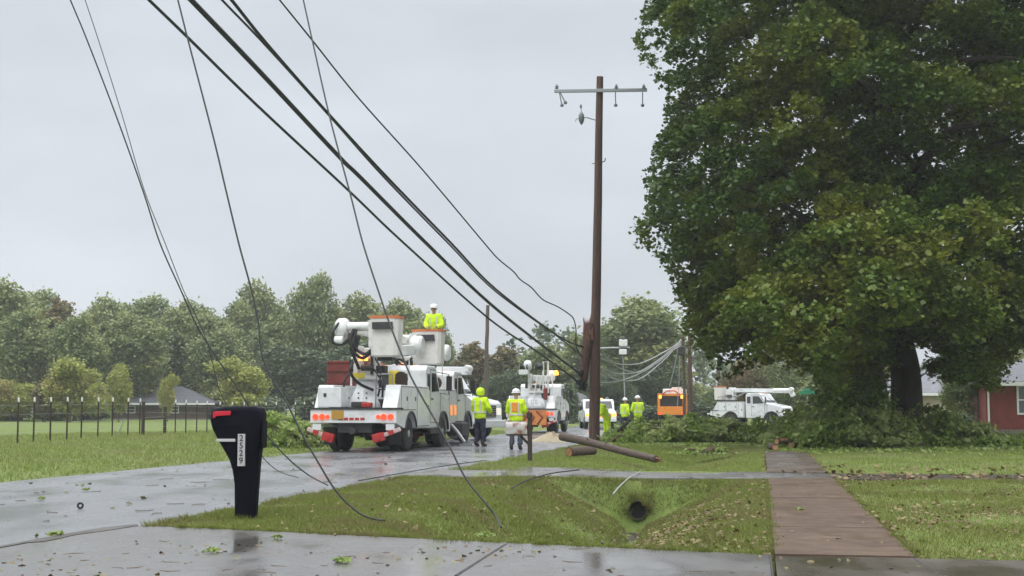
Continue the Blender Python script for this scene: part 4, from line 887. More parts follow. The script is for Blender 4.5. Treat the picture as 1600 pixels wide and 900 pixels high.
wire('loose_wire', 'uppermost thin wire with a kinked end drooping to the standing pole', [(437, 0), (488, 63), (560, 153), (660, 265), (756, 379), (778, 404), (802, 424), (813, 437), (830, 449), (848, 468), (871, 479), (888, 490), (896, 498), (900, 515), (900, 538), (906, 556)], .021, 33, FAR)
G = 'broken wires hanging down to the ground'
wire('fallen_wire', 'leftmost hanging wire that curls behind the black mailbox onto the road', [(110, 0), (135, 60), (180, 177), (223, 297), (250, 380), (281, 450), (300, 493), (312, 517), (344, 567), (380, 620), (400, 654), (420, 684), (455, 721), (485, 744), (512, 758)], .0115, 22, 22.4, end_ground=True, group=G)
wire('fallen_wire', 'faint thin wire beside the leftmost one, ending on the road behind the mailbox', [(133, 0), (152, 57), (190, 177), (225, 296), (258, 380), (286, 452), (306, 493), (322, 530), (334, 575), (344, 612), (372, 662), (411, 715), (437, 737), (466, 746)], .008, 26, 25, end_ground=True, group=G)
wire('fallen_wire', 'hanging wire falling right of the black mailbox and ending on the lawn', [(278, 0), (295, 67), (333, 213), (353, 297), (373, 380), (391, 446), (403, 499), (409, 552), (425, 592), (444, 622), (472, 678), (494, 717), (525, 767), (560, 801), (586, 811), (602, 813)], .0105, 17, 15.2, end_ground=True, group=G)
wire('fallen_wire', 'hanging wire crossing the raised buckets and ending on the lawn', [(474, 0), (488, 63), (515, 182), (547, 302), (567, 380), (591, 454), (610, 509), (635, 572), (648, 600), (698, 689), (727, 746), (762, 790), (775, 808), (783, 824)], .0105, 18, 14.4, end_ground=True, group=G)
def ground_wire(label, pts, r, z=.035, m='wire'):
    P = [gp(p[0], p[1], z=z) for p in pts]; mb = MB(); mb.tube(smooth_path(P, 6), r, 7); return tag(mb.build('fallen_wire', m, smooth=True), label, 'cable')
ground_wire('black wire lying across the grass left of the culvert mouth', [(905, 734), (860, 740), (820, 752), (800, 763)], .012, .07)
ground_wire('wire lying along the right road edge before the trucks', [(560, 751), (600, 744), (640, 737), (700, 727), (760, 719)], .008, .012)
ground_wire('pale wire leading from the far driveway to the culvert', [(1000, 737), (985, 745), (968, 760), (958, 772)], .01, .05, 'wiregrey')
# pale service cables fanning from the pole pair to the near pole
Pn = Vector((base.x+.2, YP, 0))
ys = [(553, 586), (590, 600), (603, 583), (585, 572), (572, 563)]
for i, (ya, sg) in enumerate([(588, 622), (568, 585), (606, 618), (583, 606), (556, 598)]):
    A = at(1064, 530+i*2.5, b2.y-.2); B_ = at(938, ya-8, YP+.1)
    pts = [A]; 
    for t_ in (.12, .3, .5, .7, .85):
        y = 532+(ya-8-532)*t_+ (sg-ya+10)*4*t_*(1-t_)*(.7 if t_ < .5 else .8)
        D = 1/((1-t_)/b2.y+t_/YP); pts.append(at(1064-126*t_, y, D))
    pts.append(B_); mb = MB(); mb.tube(smooth_path(pts, 5), .027, 6)
    tag(mb.build('service_cable', 'wiregrey', smooth=True), 'pale sagging service cable between the standing pole and the pole pair', 'cable', 'pale service cables sagging to the pole pair')
for (xa, ya, xb, yb) in ((1062, 545, 1058, 640), (1060, 540, 1046, 604)):
    mb = MB(); mb.tube(smooth_path([at(xa, ya, b2.y-.3), at((xa+xb)/2+1, (ya+yb)/2, b2.y-.4), at(xb, yb, b2.y-.5)], 5), .018, 5)
    tag(mb.build('hanging_cable', 'wiregrey', smooth=True), 'pale loose cable hanging straight down beside the twin poles', 'cable', 'pale loose cables hanging beside the twin poles')

# ================= MAILBOXES
mbp = gp(384, 812); mbx = thing('mailbox', 'large black plastic mailbox post with a red flag and house number, by the near driveway', 'mailbox', (mbp.x, mbp.y, -.02), R(-4))
sc = 2208/mbp.y
# side outline in (x,z) from the picture, thickness from the real box
def ol(px, py): return ((px-384)/sc*.998, (812-py)/sc)
prof = [ol(368, 812), ol(401, 812), ol(403, 770), ol(405, 725), ol(408, 690), ol(411, 665), ol(412, 645), ol(409, 637), ol(400, 633.5), ol(370, 633), ol(350, 634), ol(335, 637), ol(329.5, 643), ol(328.5, 655), ol(332, 668), ol(340, 684), ol(350, 700), ol(359, 716), ol(364, 732), ol(367, 755)]
m = MB(); n = len(prof); hw = .135
cxm = sum(p[0] for p in prof)/n
def ringp(y, ins): 
    out = []
    for (x, z) in prof:
        cx_ = 0.02 if z < .55 else -.08; f_ = 1-ins*(.055/ max(.08, abs(x-cx_))) if abs(x-cx_) > .02 else 1
        out.append((cx_+(x-cx_)*f_, y, (z if z < .05 else min(z, z if z < .95 else z-ins*.05))))
    return out
secs = [(-hw, 1.0), (-hw*.93, .45), (-hw*.72, .1), (-hw*.4, 0), (hw*.4, 0), (hw*.72, .1), (hw*.93, .45), (hw, 1.0)]
# narrower at the post than at the box
vs = []
for y, ins in secs:
    for (x, yy, z) in ringp(y, ins):
        k = .62+.38*float(sstep(.35, .85, z)); vs.append((x, yy*k, z))
m.add(vs, [(i*n+k, i*n+(k+1) % n, (i+1)*n+(k+1) % n, (i+1)*n+k) for i in range(len(secs)-1) for k in range(n)]+[tuple(range(n))[::-1], tuple(range((len(secs)-1)*n, len(secs)*n))])
m.build('mailbox_body', 'mbox', mbx, smooth=True)
def mbq(px0, px1, py0, py1, y=-.137): 
    a, b = ol(px0, py1), ol(px1, py0); return a[0], b[0], a[1], b[1], y
x0, x1, z0, z1, y = mbq(335, 363.5, 641, 652); mm = MB(); mm.prism([(x0, z0), (x0+.02, z0), (x0+.035, z0+.022), (x1-.01, z0+.03), (x1, z1-.012), (x1-.012, z1), (x0+.02, z1-.004), (x0, z1-.02)], y-.016, y+.004, 'y'); mm.build('flag', 'flag', mbx, bevel=.003)
x0, x1, z0, z1, y = mbq(341, 370.5, 684, 688.5, -.112); MB().bx(x0, x1, y-.035, y+.03, z0, z1).build('pale_strip', 'silver', mbx, bevel=.004)
x0, x1, z0, z1, y = mbq(350, 380, 661.5, 665.5, -.135); MB().bx(x0, x1, y-.007, y+.02, z0, z1).build('moulded_ridge', 'mbox', mbx, bevel=.003)
x0, x1, z0, z1, y = mbq(374.5, 386, 676.5, 726, -.118)
pl = MB(); pl.bx(x0, x1, -.142, -.08, z0, z1); po_ = pl.build('number_plate', 'silver', mbx, bevel=.004)
fc = bpy.data.curves.new('house_number', 'FONT'); fc.body = '2\n5\n2\n9'; fc.align_x = 'CENTER'; fc.size = .094; fc.space_line = .86; fc.extrude = .002; fc.offset = .0008
fo_ = bpy.data.objects.new('house_number', fc); COL.objects.link(fo_)
dg = bpy.context.evaluated_depsgraph_get(); dg.update(); me = bpy.data.meshes.new_from_object(fo_.evaluated_get(dg)); bpy.data.objects.remove(fo_)
me.materials.clear(); me.materials.append(M['black']); to = bpy.data.objects.new('house_number', me); COL.objects.link(to); to.parent = po_
to.rotation_euler = (R(90), 0, 0); to.location = ((x0+x1)/2, -.1445, z1-.076)
MB().bx(ol(409, 0)[0], ol(412.5, 0)[0], -.10, .10, .80, 1.10).build('mailbox_door', 'mbox', mbx, bevel=.01)

# second mailbox on a wooden post
m2 = gp(828, 721.5); mb2 = thing('mailbox', 'white and rusty round-topped mailbox on a dark wooden post by the road', 'mailbox', m2, R(4))
s2 = 2208/m2.y; z_ = lambda py: (721.5-py)/s2; x_ = lambda px: (px-828)/s2
MB().bx(-.05, .05, -.05, .05, -.2, z_(645)).build('post', 'postw', mb2, bevel=.006)
MB().box((x_(822), 0, z_(690)), (.06, .05, .36), (0, -45, 0)).build('brace', 'postw', mb2)
MB().bx(x_(791), x_(824), -.09, .09, z_(681), z_(679)).build('support_board', 'postw', mb2)
pr = [(-.10, z_(678.5)), (.10, z_(678.5)), (.10, z_(668))]+[(.10*math.cos(a), z_(668)+.13*math.sin(a)) for a in np.linspace(.2, math.pi-.2, 8)]+[(-.10, z_(668))]
M['oldwhite'] = mat('weathered white enamel', (.46, .45, .43), .5, noise=(6, (.2, .07, .035), .46, .62, (1, 1, 1)))
m = MB(); m.prism([(b, c_) for b, c_ in pr], x_(790), x_(823), 'x'); m.build('mailbox_shell', 'oldwhite', mb2, bevel=.01)
MB().bx(x_(789), x_(790), -.095, .095, z_(678), z_(661)).build('mailbox_door', 'oldwhite', mb2, bevel=.008)
MB().bx(x_(822), x_(829), -.09, -.06, z_(654), z_(645)).build('post_cap', 'postw', mb2)
# third, dark and distant
m3 = gp(874, 663.5); mb3 = thing('mailbox', 'small dark mailbox on a post far down the street left of the pickup', 'mailbox', m3)
MB().bx(-.06, .06, -.06, .06, -.2, 1.0).build('post', 'postw', mb3); MB().prism([(-.13, 1.0), (.13, 1.0), (.13, 1.15), (.08, 1.25), (-.08, 1.25), (-.13, 1.15)], -.38, .30, 'x').build('mailbox_shell', 'black', mb3, bevel=.01)

# rubber ring on the road
r_ = gp(125.5, 790, z=.05); rg = MB()
vs = []; 
for i in range(24):
    a = 2*math.pi*i/24
    for j in range(10): b = 2*math.pi*j/10; vs.append(((.030+.013*math.cos(b))*math.cos(a), .013*math.sin(b), (.030+.013*math.cos(b))*math.sin(a)))
rg.add(vs, [(i*10+j, ((i+1) % 24)*10+j, ((i+1) % 24)*10+(j+1) % 10, i*10+(j+1) % 10) for i in range(24) for j in range(10)])
ro = rg.build('rubber_ring', 'black', smooth=True); ro.location = r_; tag(ro, 'small black rubber ring standing on the wet road at left', 'ring')

# ================= FENCE across the field
fn = thing('field_fence', 'wire fence of thin dark steel posts with pale tips across the field', 'fence', gp(27, 697))
f0 = gp(27, 697)
pxs = [(27, 697, 628), (52, 695.5, 631), (78, 694, 627.5), (104, 693, 631), (126.5, 691, 629), (152.5, 689, 630), (175, 688, 631), (199.5, 686.5, 631), (218, 684.5, 630), (273.5, 682.5, 631), (290, 682, 632), (307, 680.5, 631), (323, 680, 632)]
vf0, vf1 = uv(f0)[1], uv(gp(323, 680))[1]; uf0, uf1 = uv(f0)[0], uv(gp(323, 680))[0]
tops = []
allp = [(gp(a, b), 0) for a, b, c_ in pxs]
allp = [(Vector((*xy(uf0-1.55*k, vf0), 0)), 0) for k in (3, 2, 1)]+allp
kx = uf1
while kx < 80: kx += 1.7; allp.append((Vector((*xy(kx, vf1+(kx-uf1)*(-.02)), 0)), 0))
for p, _ in allp:
    zg = float(H(*uv(p))); q = p-f0; h = 1.40
    m = MB(); m.box((q.x, q.y, zg+h/2-.15), (.05, .035, h+.3)); m.box((q.x, q.y-.02, zg+h/2), (.012, .03, h)); po_ = m.build('fence_post', 'rust', fn)
    MB().box((q.x, q.y, zg+h+.045), (.055, .04, .17)).build('pale_tip', 'trim', po_)
    tops.append(q+Vector((0, -.03, zg)))
m = MB()
for hh in (.35, .65, .95, 1.25): m.tube([t_+Vector((0, 0, hh)) for t_ in tops], .004, 4)
m.build('fence_wires', 'galv', fn)
for px, pb, pt in ((223, 686, 629), (257, 682.5, 634)):
    p = gp(px, pb)-f0; zg = .1; MB().tube([(p.x, p.y, -.2), (p.x, p.y, zg+ (1.42 if px < 240 else 1.22))], .075, 8).build('timber_post', 'postw', fn)
p, q = gp(223, 686)-f0, gp(257, 682.5)-f0; MB().tube([p+Vector((0, 0, .82)), q+Vector((0, 0, .86))], .05, 8).build('timber_rail', 'postw', fn)
p = gp(181, 688)-f0; MB().tube([p, gp(194, 688)-f0+Vector((0, 0, .85))], .022, 5).build('diagonal_brace', 'galv', fn)

# ================= HOUSES
def hip_house(label, loc, rz, w, d, h, rh, wall, roof='shingle', wins=(), eave=.45, name='house'):
    t = thing(name, label, 'house', loc, rz)
    MB().bx(-w/2, w/2, 0, d, -.2, h).build('wall', wall, t)
    MB().bx(-w/2-.03, w/2+.03, -.03, d+.03, -.2, .28).build('foundation', 'stone', t)
    rr = min(d/2, w/2)*.95; e = eave; m = MB()
    b = [(-w/2-e, -e, h), (w/2+e, -e, h), (w/2+e, d+e, h), (-w/2-e, d+e, h)]; tt = [(-w/2+rr, d/2, h+rh), (w/2-rr, d/2, h+rh)]
    b2_ = [(x, y, z-.14) for x, y, z in b]
    m.add(b+tt+b2_, [(0, 1, 5, 4), (2, 3, 4, 5), (1, 2, 5), (3, 0, 4), (6, 7, 8, 9), (0, 1, 7, 6), (1, 2, 8, 7), (2, 3, 9, 8), (3, 0, 6, 9)]); m.build('roof', roof, t)
    MB().bx(-w/2-e, w/2+e, -e-.03, -e-.005, h-.2, h-.02).build('gutter', 'trim', t)
    for (x0, x1, z0, z1) in wins:
        f = MB(); f.bx(x0-.09, x1+.09, -.07, -.005, z0-.09, z0); f.bx(x0-.09, x1+.09, -.07, -.005, z1, z1+.09); f.bx(x0-.09, x0, -.07, -.005, z0, z1); f.bx(x1, x1+.09, -.07, -.005, z0, z1); f.bx(x0, x1, -.06, -.005, (z0+z1)/2-.03, (z0+z1)/2+.03)
        fo = f.build('window', 'trim', t); MB().bx(x0, x1, -.035, -.008, z0, z1).build('pane', 'pane', fo)
    return t
M['pane'] = mat('window pane', (.07, .08, .085), .06, 0, .7)
rh_ = at(1541, 640, 66); rhh = hip_house('red brick house with a grey roof and white window beyond the maple, right edge', (rh_.x+6*math.cos(R(13)), 66-6*math.sin(R(13)), 0), R(-13), 12, 8, 2.5, 1.9, 'brick', wins=((-4.55, -3.4, 1.05, 2.25), (1, 2.4, 1.05, 2.25)), eave=.4)
for x in (-5.9,):
    m = MB(); m.tube([(x, -.08, 2.5), (x, -.08, .15), (x+.12, -.35, .05)], .05, 6); m.build('downspout', 'trim', rhh)
th = at(1475, 640, 92); hip_house('tan house partly hidden behind the maple trunk', (th.x+.6, 92, 0), R(4), 9, 7, 2.3, 1.6, 'tan', wins=((-3.4, -2.4, .9, 1.9), (2.2, 3.2, .9, 1.9)))
lh = at(257, 640, 150); hip_house('low brick house with grey roof beyond the field, in front of the wood', (lh.x, 148, 0), R(4), 10, 7, 1.9, 1.8, 'brick2', 'shingle2', wins=((-3.4, -2.6, .9, 1.5), (1.2, 1.9, .9, 1.5)), eave=.8)
sh_ = at(902, 650, 135); hip_house('small grey house far down the street left of the pickup', (sh_.x, 135, 0), 0, 4.5, 5, 1.8, 1.1, 'tan', wins=((-.6, .6, .7, 1.4),))
# white car beyond the field
wc = gp(462, 657.5); cr_ = thing('parked_car', 'white car parked far beyond the field left of the nearest truck', 'car', wc, R(-90))
MB().prism([(-.0, .3), (0, .85), (.5, .95), (1.1, 1.42), (2.5, 1.45), (3.3, .98), (4.2, .85), (4.3, .3)], -.85, .85).build('body', 'white', cr_, bevel=.08)
for s in (-1, 1):
    panel('side_window', 'glass', cr_, [(s*.85, .75, .95), (s*.85, 3.1, .98), (s*.85, 2.45, 1.36), (s*.85, 1.2, 1.34)], (s, 0, 0))
    for y in (.8, 3.4): wheel(cr_, s*.86, y, .32, .2, s)

# ================= STREET SIGN
ss = gp(1261, 668); sg = thing('street_sign', 'green street name sign on a thin pole at the corner before the brush', 'sign', ss)
MB().tube([(0, 0, 0), at(1261.5, 618, ss.y)-ss], .035, 8).build('post', 'galv', sg)
c = at(1261, 613.5, ss.y)-ss; MB().box(c, (1.15, .02, .24), (0, 0, 6)).build('name_blade', 'signg', sg, bevel=.004); MB().box(c+Vector((0, 0, .2)), (.02, .7, .18), (0, 0, 25)).build('name_blade', 'signg', sg)
# pale pile by the road
pc = gp(862, 690); m = MB(); ng = 18; vs = []
for i in range(ng+1):
    for j in range(24):
        a = 2*math.pi*j/24; rr = i/ng; h_ = .30*(1-rr)**.8*(1+.3*math.sin(3*a+2*rr)+.15*random.random()) if i else .30
        vs.append((rr*.95*math.cos(a), rr*.7*math.sin(a), max(h_, 0)-.01))
m.add(vs, [(i*24+j, i*24+(j+1) % 24, (i+1)*24+(j+1) % 24, (i+1)*24+j) for i in range(ng) for j in range(24)]); po_ = m.build('wood_chip_pile', 'sand', smooth=True); po_.location = pc; tag(po_, 'low pale pile of wood chips at the road edge left of the fallen pole', 'pile')
# ================= FOLIAGE
def pip(px, py, poly):
    c = np.zeros(len(px), bool); n = len(poly)
    for i in range(n):
        x0, y0 = poly[i]; x1, y1 = poly[(i+1) % n]
        k = ((y0 > py) != (y1 > py)); xi = (x1-x0)*(py-y0)/(y1-y0+1e-9)+x0; c ^= k & (px < xi)
    return c
def edist(px, py, poly):
    d = np.full(len(px), 1e9); n = len(poly)
    for i in range(n):
        a = np.array(poly[i], float); b = np.array(poly[(i+1) % n], float); ab = b-a
        t = np.clip(((px-a[0])*ab[0]+(py-a[1])*ab[1])/(ab@ab), 0, 1); d = np.minimum(d, np.hypot(px-a[0]-t*ab[0], py-a[1]-t*ab[1]))
    return d
# ---- the big maple
YT = 49.0
outline = [(1010, -80), (1023, 0), (1000, 66), (1027, 113), (1048, 132), (1053, 167), (1042, 210), (1030, 241), (1018, 272), (1018, 323), (1004, 350), (1002, 372), (1048, 405), (1054, 436), (1073, 471), (1078, 518), (1118, 557), (1128, 582), (1163, 573), (1186, 550), (1198, 560), (1229, 550), (1285, 590), (1300, 650), (1340, 655), (1375, 640), (1398, 570), (1440, 560), (1462, 600), (1500, 622), (1550, 616), (1574, 570), (1600, 545), (1680, 520), (1780, 300), (1780, -150), (1500, -270), (1150, -210)]
ppm = 2208/YT
tb_ = gp(1415, 690); tb_.y = YT; tb_.x = (1415-800)/2200*YT; tb_.z = 0
mt = thing('maple_tree', 'huge dark green maple with a thick trunk filling the right side of the picture', 'tree', tb_)
r2 = np.random.default_rng(11)
cands = []
n = 14000
px = r2.uniform(985, 1785, n); py = r2.uniform(-275, 665, n); inside = pip(px, py, outline); ed = edist(px, py, outline)/ppm
rad = r2.uniform(.55, 1.15, n); ok = inside & (ed > .9); px, py, ed, rad = px[ok], py[ok], ed[ok], rad[ok]
half = np.minimum(7.0, np.sqrt(np.clip(ed, .1, 8)*2*8-np.clip(ed, .1, 8)**2))
low = np.clip((py-430)/220, 0, 1); half = half*(1-.35*low)
sgn = np.where(r2.random(len(px)) < .56, -1, 1); off = sgn*half*(.55+.45*r2.random(len(px)))*np.where(r2.random(len(px)) < .25, r2.random(len(px)), 1)
tr_win = (px > 1375) & (px < 1452) & (py > 500) & (off < .6)
tan_win = (px > 1432) & (px < 1520) & (py > 585)
ok = ~tr_win & ~(tan_win & (r2.random(len(px)) < .8)); px, py, off, rad = px[ok], py[ok], off[ok], rad[ok]

def proj(p):
    d = np.asarray(p)-np.array([0, 0, CH]); cp, spn = math.cos(PITCH), math.sin(PITCH)
    w = d[..., 1]*cp+d[..., 2]*spn; h = -d[..., 1]*spn+d[..., 2]*cp; return 800+F*d[..., 0]/w, 450-F*h/w
def poisson(px, py, off, gap, most):
    C = []; 
    for i in range(len(px)):
        p = np.array(at(px[i], py[i], YT+off[i]))
        if p[2] < .5: continue
        if C and np.linalg.norm(np.array(C)-p, axis=1).min() < gap: continue
        C.append(p)
        if len(C) >= most: break
    return np.array(C)
LOB = poisson(px, py, off, 2.15, 330); print('lobes', len(LOB))
def pick(poly, k, d0, d1, gap):
    xs_, ys_ = [p[0] for p in poly], [p[1] for p in poly]; a, b = r2.uniform(min(xs_), max(xs_), k), r2.uniform(min(ys_), max(ys_), k); q = pip(a, b, poly); return poisson(a[q], b[q], r2.uniform(d0, d1, q.sum()), gap, 60)
BOUGH = pick([(1195, 520), (1228, 462), (1300, 420), (1400, 345), (1470, 340), (1500, 420), (1490, 490), (1440, 500), (1370, 505), (1290, 555), (1230, 540)], 1500, -9.5, -7, 1.5); nb_ = len(BOUGH)
LOB = np.concatenate([BOUGH, LOB, pick([(1062, 430), (1200, 430), (1222, 535), (1180, 560), (1120, 560), (1085, 520)], 900, -2.5, 2, 1.3), pick([(1225, 490), (1392, 520), (1392, 640), (1305, 640), (1290, 570)], 900, -5, -1, 1.25), pick([(1450, 460), (1610, 460), (1580, 560), (1505, 600), (1458, 590)], 900, -5, -1, 1.3)])
Vs = []; V2 = []
for li, L0 in enumerate(LOB):
    out = L0-np.array([tb_.x, tb_.y, 8.0]); out /= np.linalg.norm(out); R0 = r2.uniform(1.3, 2.3); lx, ly = proj(L0)
    yel = (1195 < lx < 1500 and 335 < ly < 560 and L0[1] < YT and r2.random() < .8) or (1185 < lx < 1330 and 10 < ly < 90 and r2.random() < .6) or r2.random() < .05 or li < nb_
    if li < nb_: R0 *= .8
    for j in range(24):
        d = r2.normal(size=3); d /= np.linalg.norm(d)
        if d@out+.7*d[2] < -.15: continue
        c = L0+d*R0*np.array([1, 1, .72])*r2.uniform(.75, 1.0); cx_, cy_ = proj(c)
        inside_ = pip(np.array([cx_]), np.array([cy_]), outline)[0]
        if not inside_ or edist(np.array([cx_]), np.array([cy_]), outline)[0] < r2.uniform(3, 13): continue
        if 1385 < cx_ < 1445 and cy_ > 525 and c[1] < YT+.5: continue
        if 1438 < cx_ < 1515 and cy_ > 600: continue
        rd = r2.uniform(.38, .72); k = int(190*rd)
        pts = clump_pts((0, 0, 0), rd, k, .6, r2, .3); dd = c-np.array([tb_.x, tb_.y, 7.0]); dd[2] = 0; dd /= np.linalg.norm(dd)+1e-6
        pts[:, 2] -= .35*(pts[:, 0]*dd[0]+pts[:, 1]*dd[1])+.25*(pts[:, 0]**2+pts[:, 1]**2)
        (V2 if yel else Vs).append(leaves(pts+c, .175, up=.75, aspect=.85, r=r2, droop=.5))
# inner leaves close the heart of the crown
ok = pip(px, py, outline); CI = poisson(px, py, off*.45, 1.05, 520)
for c in CI:
    qx, qy = proj(c)
    if edist(np.array([qx]), np.array([qy]), outline)[0] < 35 or (1375 < qx < 1455 and qy > 500): continue
    Vs.append(leaves(clump_pts(c, r2.uniform(.7, 1.1), 70, .7, r2, .4), .24, up=.5, aspect=.9, r=r2))
# stray sprigs to roughen the outline
k = 0
while k < 260:
    a, b = r2.uniform(990, 1240), r2.uniform(-30, 600); q = edist(np.array([a]), np.array([b]), outline)[0]
    if q > 9: continue
    c = np.array(at(a, b, YT+r2.uniform(-1.6, 1.6))); Vs.append(leaves(clump_pts(c, r2.uniform(.14, .34), int(r2.uniform(7, 20)), .8, r2, .2), .16, up=.3, r=r2)); k += 1
V_ = np.concatenate(Vs).reshape(-1, 3)-np.array(tb_)
raw_mesh('crown', V_, 4, 'maple', mt)
raw_mesh('yellowing_bough', np.concatenate(V2).reshape(-1, 3)-np.array(tb_), 4, 'maple2', mt)
print('maple leaves', len(V_)//4)
m = MB(); T = lambda px, py, dy=0: at(px, py, YT+dy)-tb_
m.tube(smooth_path([Vector((0, 0, -.4)), Vector((.0, 0, .3)), T(1417, 645), T(1416, 600), T(1412, 560), T(1402, 520), T(1385, 460), T(1372, 380), T(1365, 280), T(1360, 160)], 4), np.interp(np.linspace(0, 1, 37), [0, .06, .15, .4, .7, 1], [.85, .72, .58, .50, .34, .12]).tolist(), 14)
for pth, r0 in (([(1385, 470, 0), (1330, 400, -1.5), (1240, 330, -3), (1130, 280, -4)], .24), ([(1380, 440, 0), (1440, 330, 1), (1530, 240, 0), (1640, 180, 0)], .26), ([(1370, 350, 0), (1300, 240, -1), (1200, 190, -2), (1060, 160, -2)], .2), ([(1372, 390, 0), (1470, 215, -3.5), (1580, 190, -5), (1700, 150, -5)], .2),
                ([(1400, 520, 0), (1320, 480, -2.5), (1230, 490, -4), (1150, 520, -4)], .18), ([(1408, 540, 0), (1470, 490, -2), (1540, 500, -3), (1590, 540, -3.5)], .16), ([(1366, 300, 0), (1400, 190, -3.5), (1300, 95, -6), (1215, 78, -6.5)], .13), ([(1365, 260, 0), (1440, 120, -2), (1560, 90, -5.5), (1650, 110, -6)], .14), ([(1362, 200, 0), (1330, 60, 0), (1280, -80, 0)], .14), ([(1362, 190, 0), (1440, 20, 0), (1500, -120, 0)], .14)):
    P_ = smooth_path([T(*q) for q in pth], 4); m.tube(P_, np.linspace(r0, .03, len(P_)).tolist(), 8)
m.build('trunk', 'bark', mt, smooth=True)

# ---- brush heaps of torn limbs
def brush_heap(label, poly_px, Y, thick, n, size=.17, m_='brush', name='brush_pile', sticks=14, cat='brush pile'):
    """heap on the ground filling the given span; px outline of its top, base on the ground"""
    xs = [p[0] for p in poly_px]; b = gp((xs[0]+xs[-1])/2, 690); b = Vector((((xs[0]+xs[-1])/2-800)/2200*Y, Y, 0)); t = thing(name, label, cat, b)
    nc = n//42; Vs = []; ph = random.uniform(0, 6)
    loose = np.stack([r2.uniform((xs[0]-800)/2200*Y-b.x-.6, (xs[-1]-800)/2200*Y-b.x+.6, n//14), r2.normal(0, thick*1.1, n//14)-thick*.3, np.full(n//14, .06)], -1); Vs.append(leaves(loose, size*.8, up=1.2, aspect=.6, r=r2))
    for i in range(nc):
        x = random.uniform(xs[0], xs[-1]); ty = np.interp(x, xs, [p[1] for p in poly_px]); zt = max(.15, float(at(x, ty, Y).z))*(.88+.5*math.sin(x*.21+ph)*math.sin(x*.083+1)+.25*math.sin(x*.55)); zt = max(zt, .18)
        edge = min(1, (x-xs[0]+4)/25, (xs[-1]-x+4)/25); dy = random.uniform(-1, 1)*thick*edge; zz = zt*math.sqrt(max(0, 1-(dy/thick)**2*.8)); z = zz*(random.random()**.6)
        rd = random.uniform(.16, .42)*min(1.2, .6+zt*.3); z = max(.05, min(z, zz-rd*.4)); c = Vector(((x-800)/2200*Y, Y+dy, z))-b
        k = 50; q = clump_pts((0, 0, 0), rd, k, .6, r2, .1); ax = r2.normal(size=3); ax[2] *= .3; ax /= np.linalg.norm(ax); q += np.outer(q@ax, ax)*.9; q[:, 2] = np.maximum(q[:, 2]+c.z, .03)-c.z
        Vs.append(leaves(q+np.array(c), size, up=.25, aspect=.55, r=r2))
    raw_mesh('torn_leaves', np.concatenate(Vs), 4, m_, t)
    mb = MB()
    for i in range(sticks):
        x = random.uniform(xs[0]+3, xs[-1]-3); ty = np.interp(x, xs, [p[1] for p in poly_px]); zt = float(at(x, ty, Y).z)
        c = Vector(((x-800)/2200*Y, Y+random.uniform(-1, .3)*thick*.8, max(.1, zt*random.uniform(.2, .8))))-b; a = random.uniform(0, 6.28); l = random.uniform(.5, 1.6)
        d = Vector((math.cos(a), math.sin(a)*.6, random.uniform(-.1, .35)))*l; p0, p1, p2 = c-d*.5, c+Vector((0, 0, .05)), c+d*.5
        for p in (p0, p1, p2): p.z = max(p.z, .03)
        r_ = random.uniform(.012, .045); mb.tube([p0, p1, p2], [r_, r_*.8, r_*.4], 6)
    mb.build('broken_branches', 'twig', t); return t
brush_heap('low green brush heap right of the standing pole, in front of the workers', [(948, 690), (962, 668), (985, 664), (1012, 664), (1035, 656), (1060, 664)], 50.5, 1.8, 13000)
brush_heap('brush heap below the twin poles with dark broken limbs', [(1040, 684), (1060, 656), (1085, 660), (1110, 653), (1135, 660), (1150, 674)], 51, 1.8, 13000, sticks=26)
brush_heap('brush heap in front of the cross street truck', [(1128, 684), (1150, 662), (1180, 668), (1205, 660), (1240, 656)], 50, 1.7, 12000)
brush_heap('wide heap of fallen maple limbs left of the maple trunk', [(1205, 690), (1225, 664), (1250, 650), (1275, 640), (1300, 622), (1330, 628), (1360, 640), (1392, 655), (1405, 675)], 45.0, 2.6, 26000, .18, sticks=20)
brush_heap('leafy fallen limbs under the maple trunk', [(1330, 660), (1350, 640), (1372, 632), (1392, 648), (1420, 655), (1450, 640), (1465, 668)], 46.5, 1.6, 12000, .18)
brush_heap('brush heap right of the maple trunk before the tan house', [(1395, 690), (1430, 664), (1465, 660), (1495, 652), (1515, 668), (1545, 680)], 45.5, 1.8, 12000, .18)
brush_heap('low strip of torn leaves before the red house', [(1520, 690), (1550, 681), (1580, 682), (1620, 680), (1660, 688)], 46, 1.4, 6500, .17)
brush_heap('fallen leafy branch by the field left of the nearest truck', [(404, 672), (420, 650), (438, 662), (455, 668), (475, 662), (492, 668), (505, 690)], 43.5, 1.3, 6500, .16, name='fallen_branch', cat='branch')
brush_heap('small broken branch lying in the street ditch right of the fallen pole', [(1068, 716), (1085, 706), (1110, 705), (1130, 712)], 38, .35, 900, .12, name='fallen_branch', sticks=6, cat='branch')
# orange cut wood in the brush
for i, (a, b, l, lab) in enumerate(((1222, 689, .42, 'orange cut limb section lying in the brush at the sidewalk end'), (1238, 692, .32, 'shorter orange cut limb section right of the sidewalk end'), (1207, 706, .3, 'small orange log chunk at the left corner of the sidewalk end'))):
    p = gp(a, b+9 if i < 2 else b); p.y = min(p.y, 43); c = thing('cut_log', lab, 'log', Vector((at(a, b, p.y).x, p.y, .14+.1*(i == 0))), R(30+40*i))
    MB().tube([(-l/2, 0, 0), (0, 0, .02), (l/2, 0, .0)], [.10, .095, .09], 10).build('log', 'fallen', c, smooth=True); MB().cyl((-l/2-.006, 0, 0), (-l/2+.002, 0, 0), .088, seg=12).build('cut_face', 'cutwood', c); MB().box((0, -.075, .04), (l*.7, .05, .08), (20, 0, 0)).build('torn_wood', 'cutwood', c)
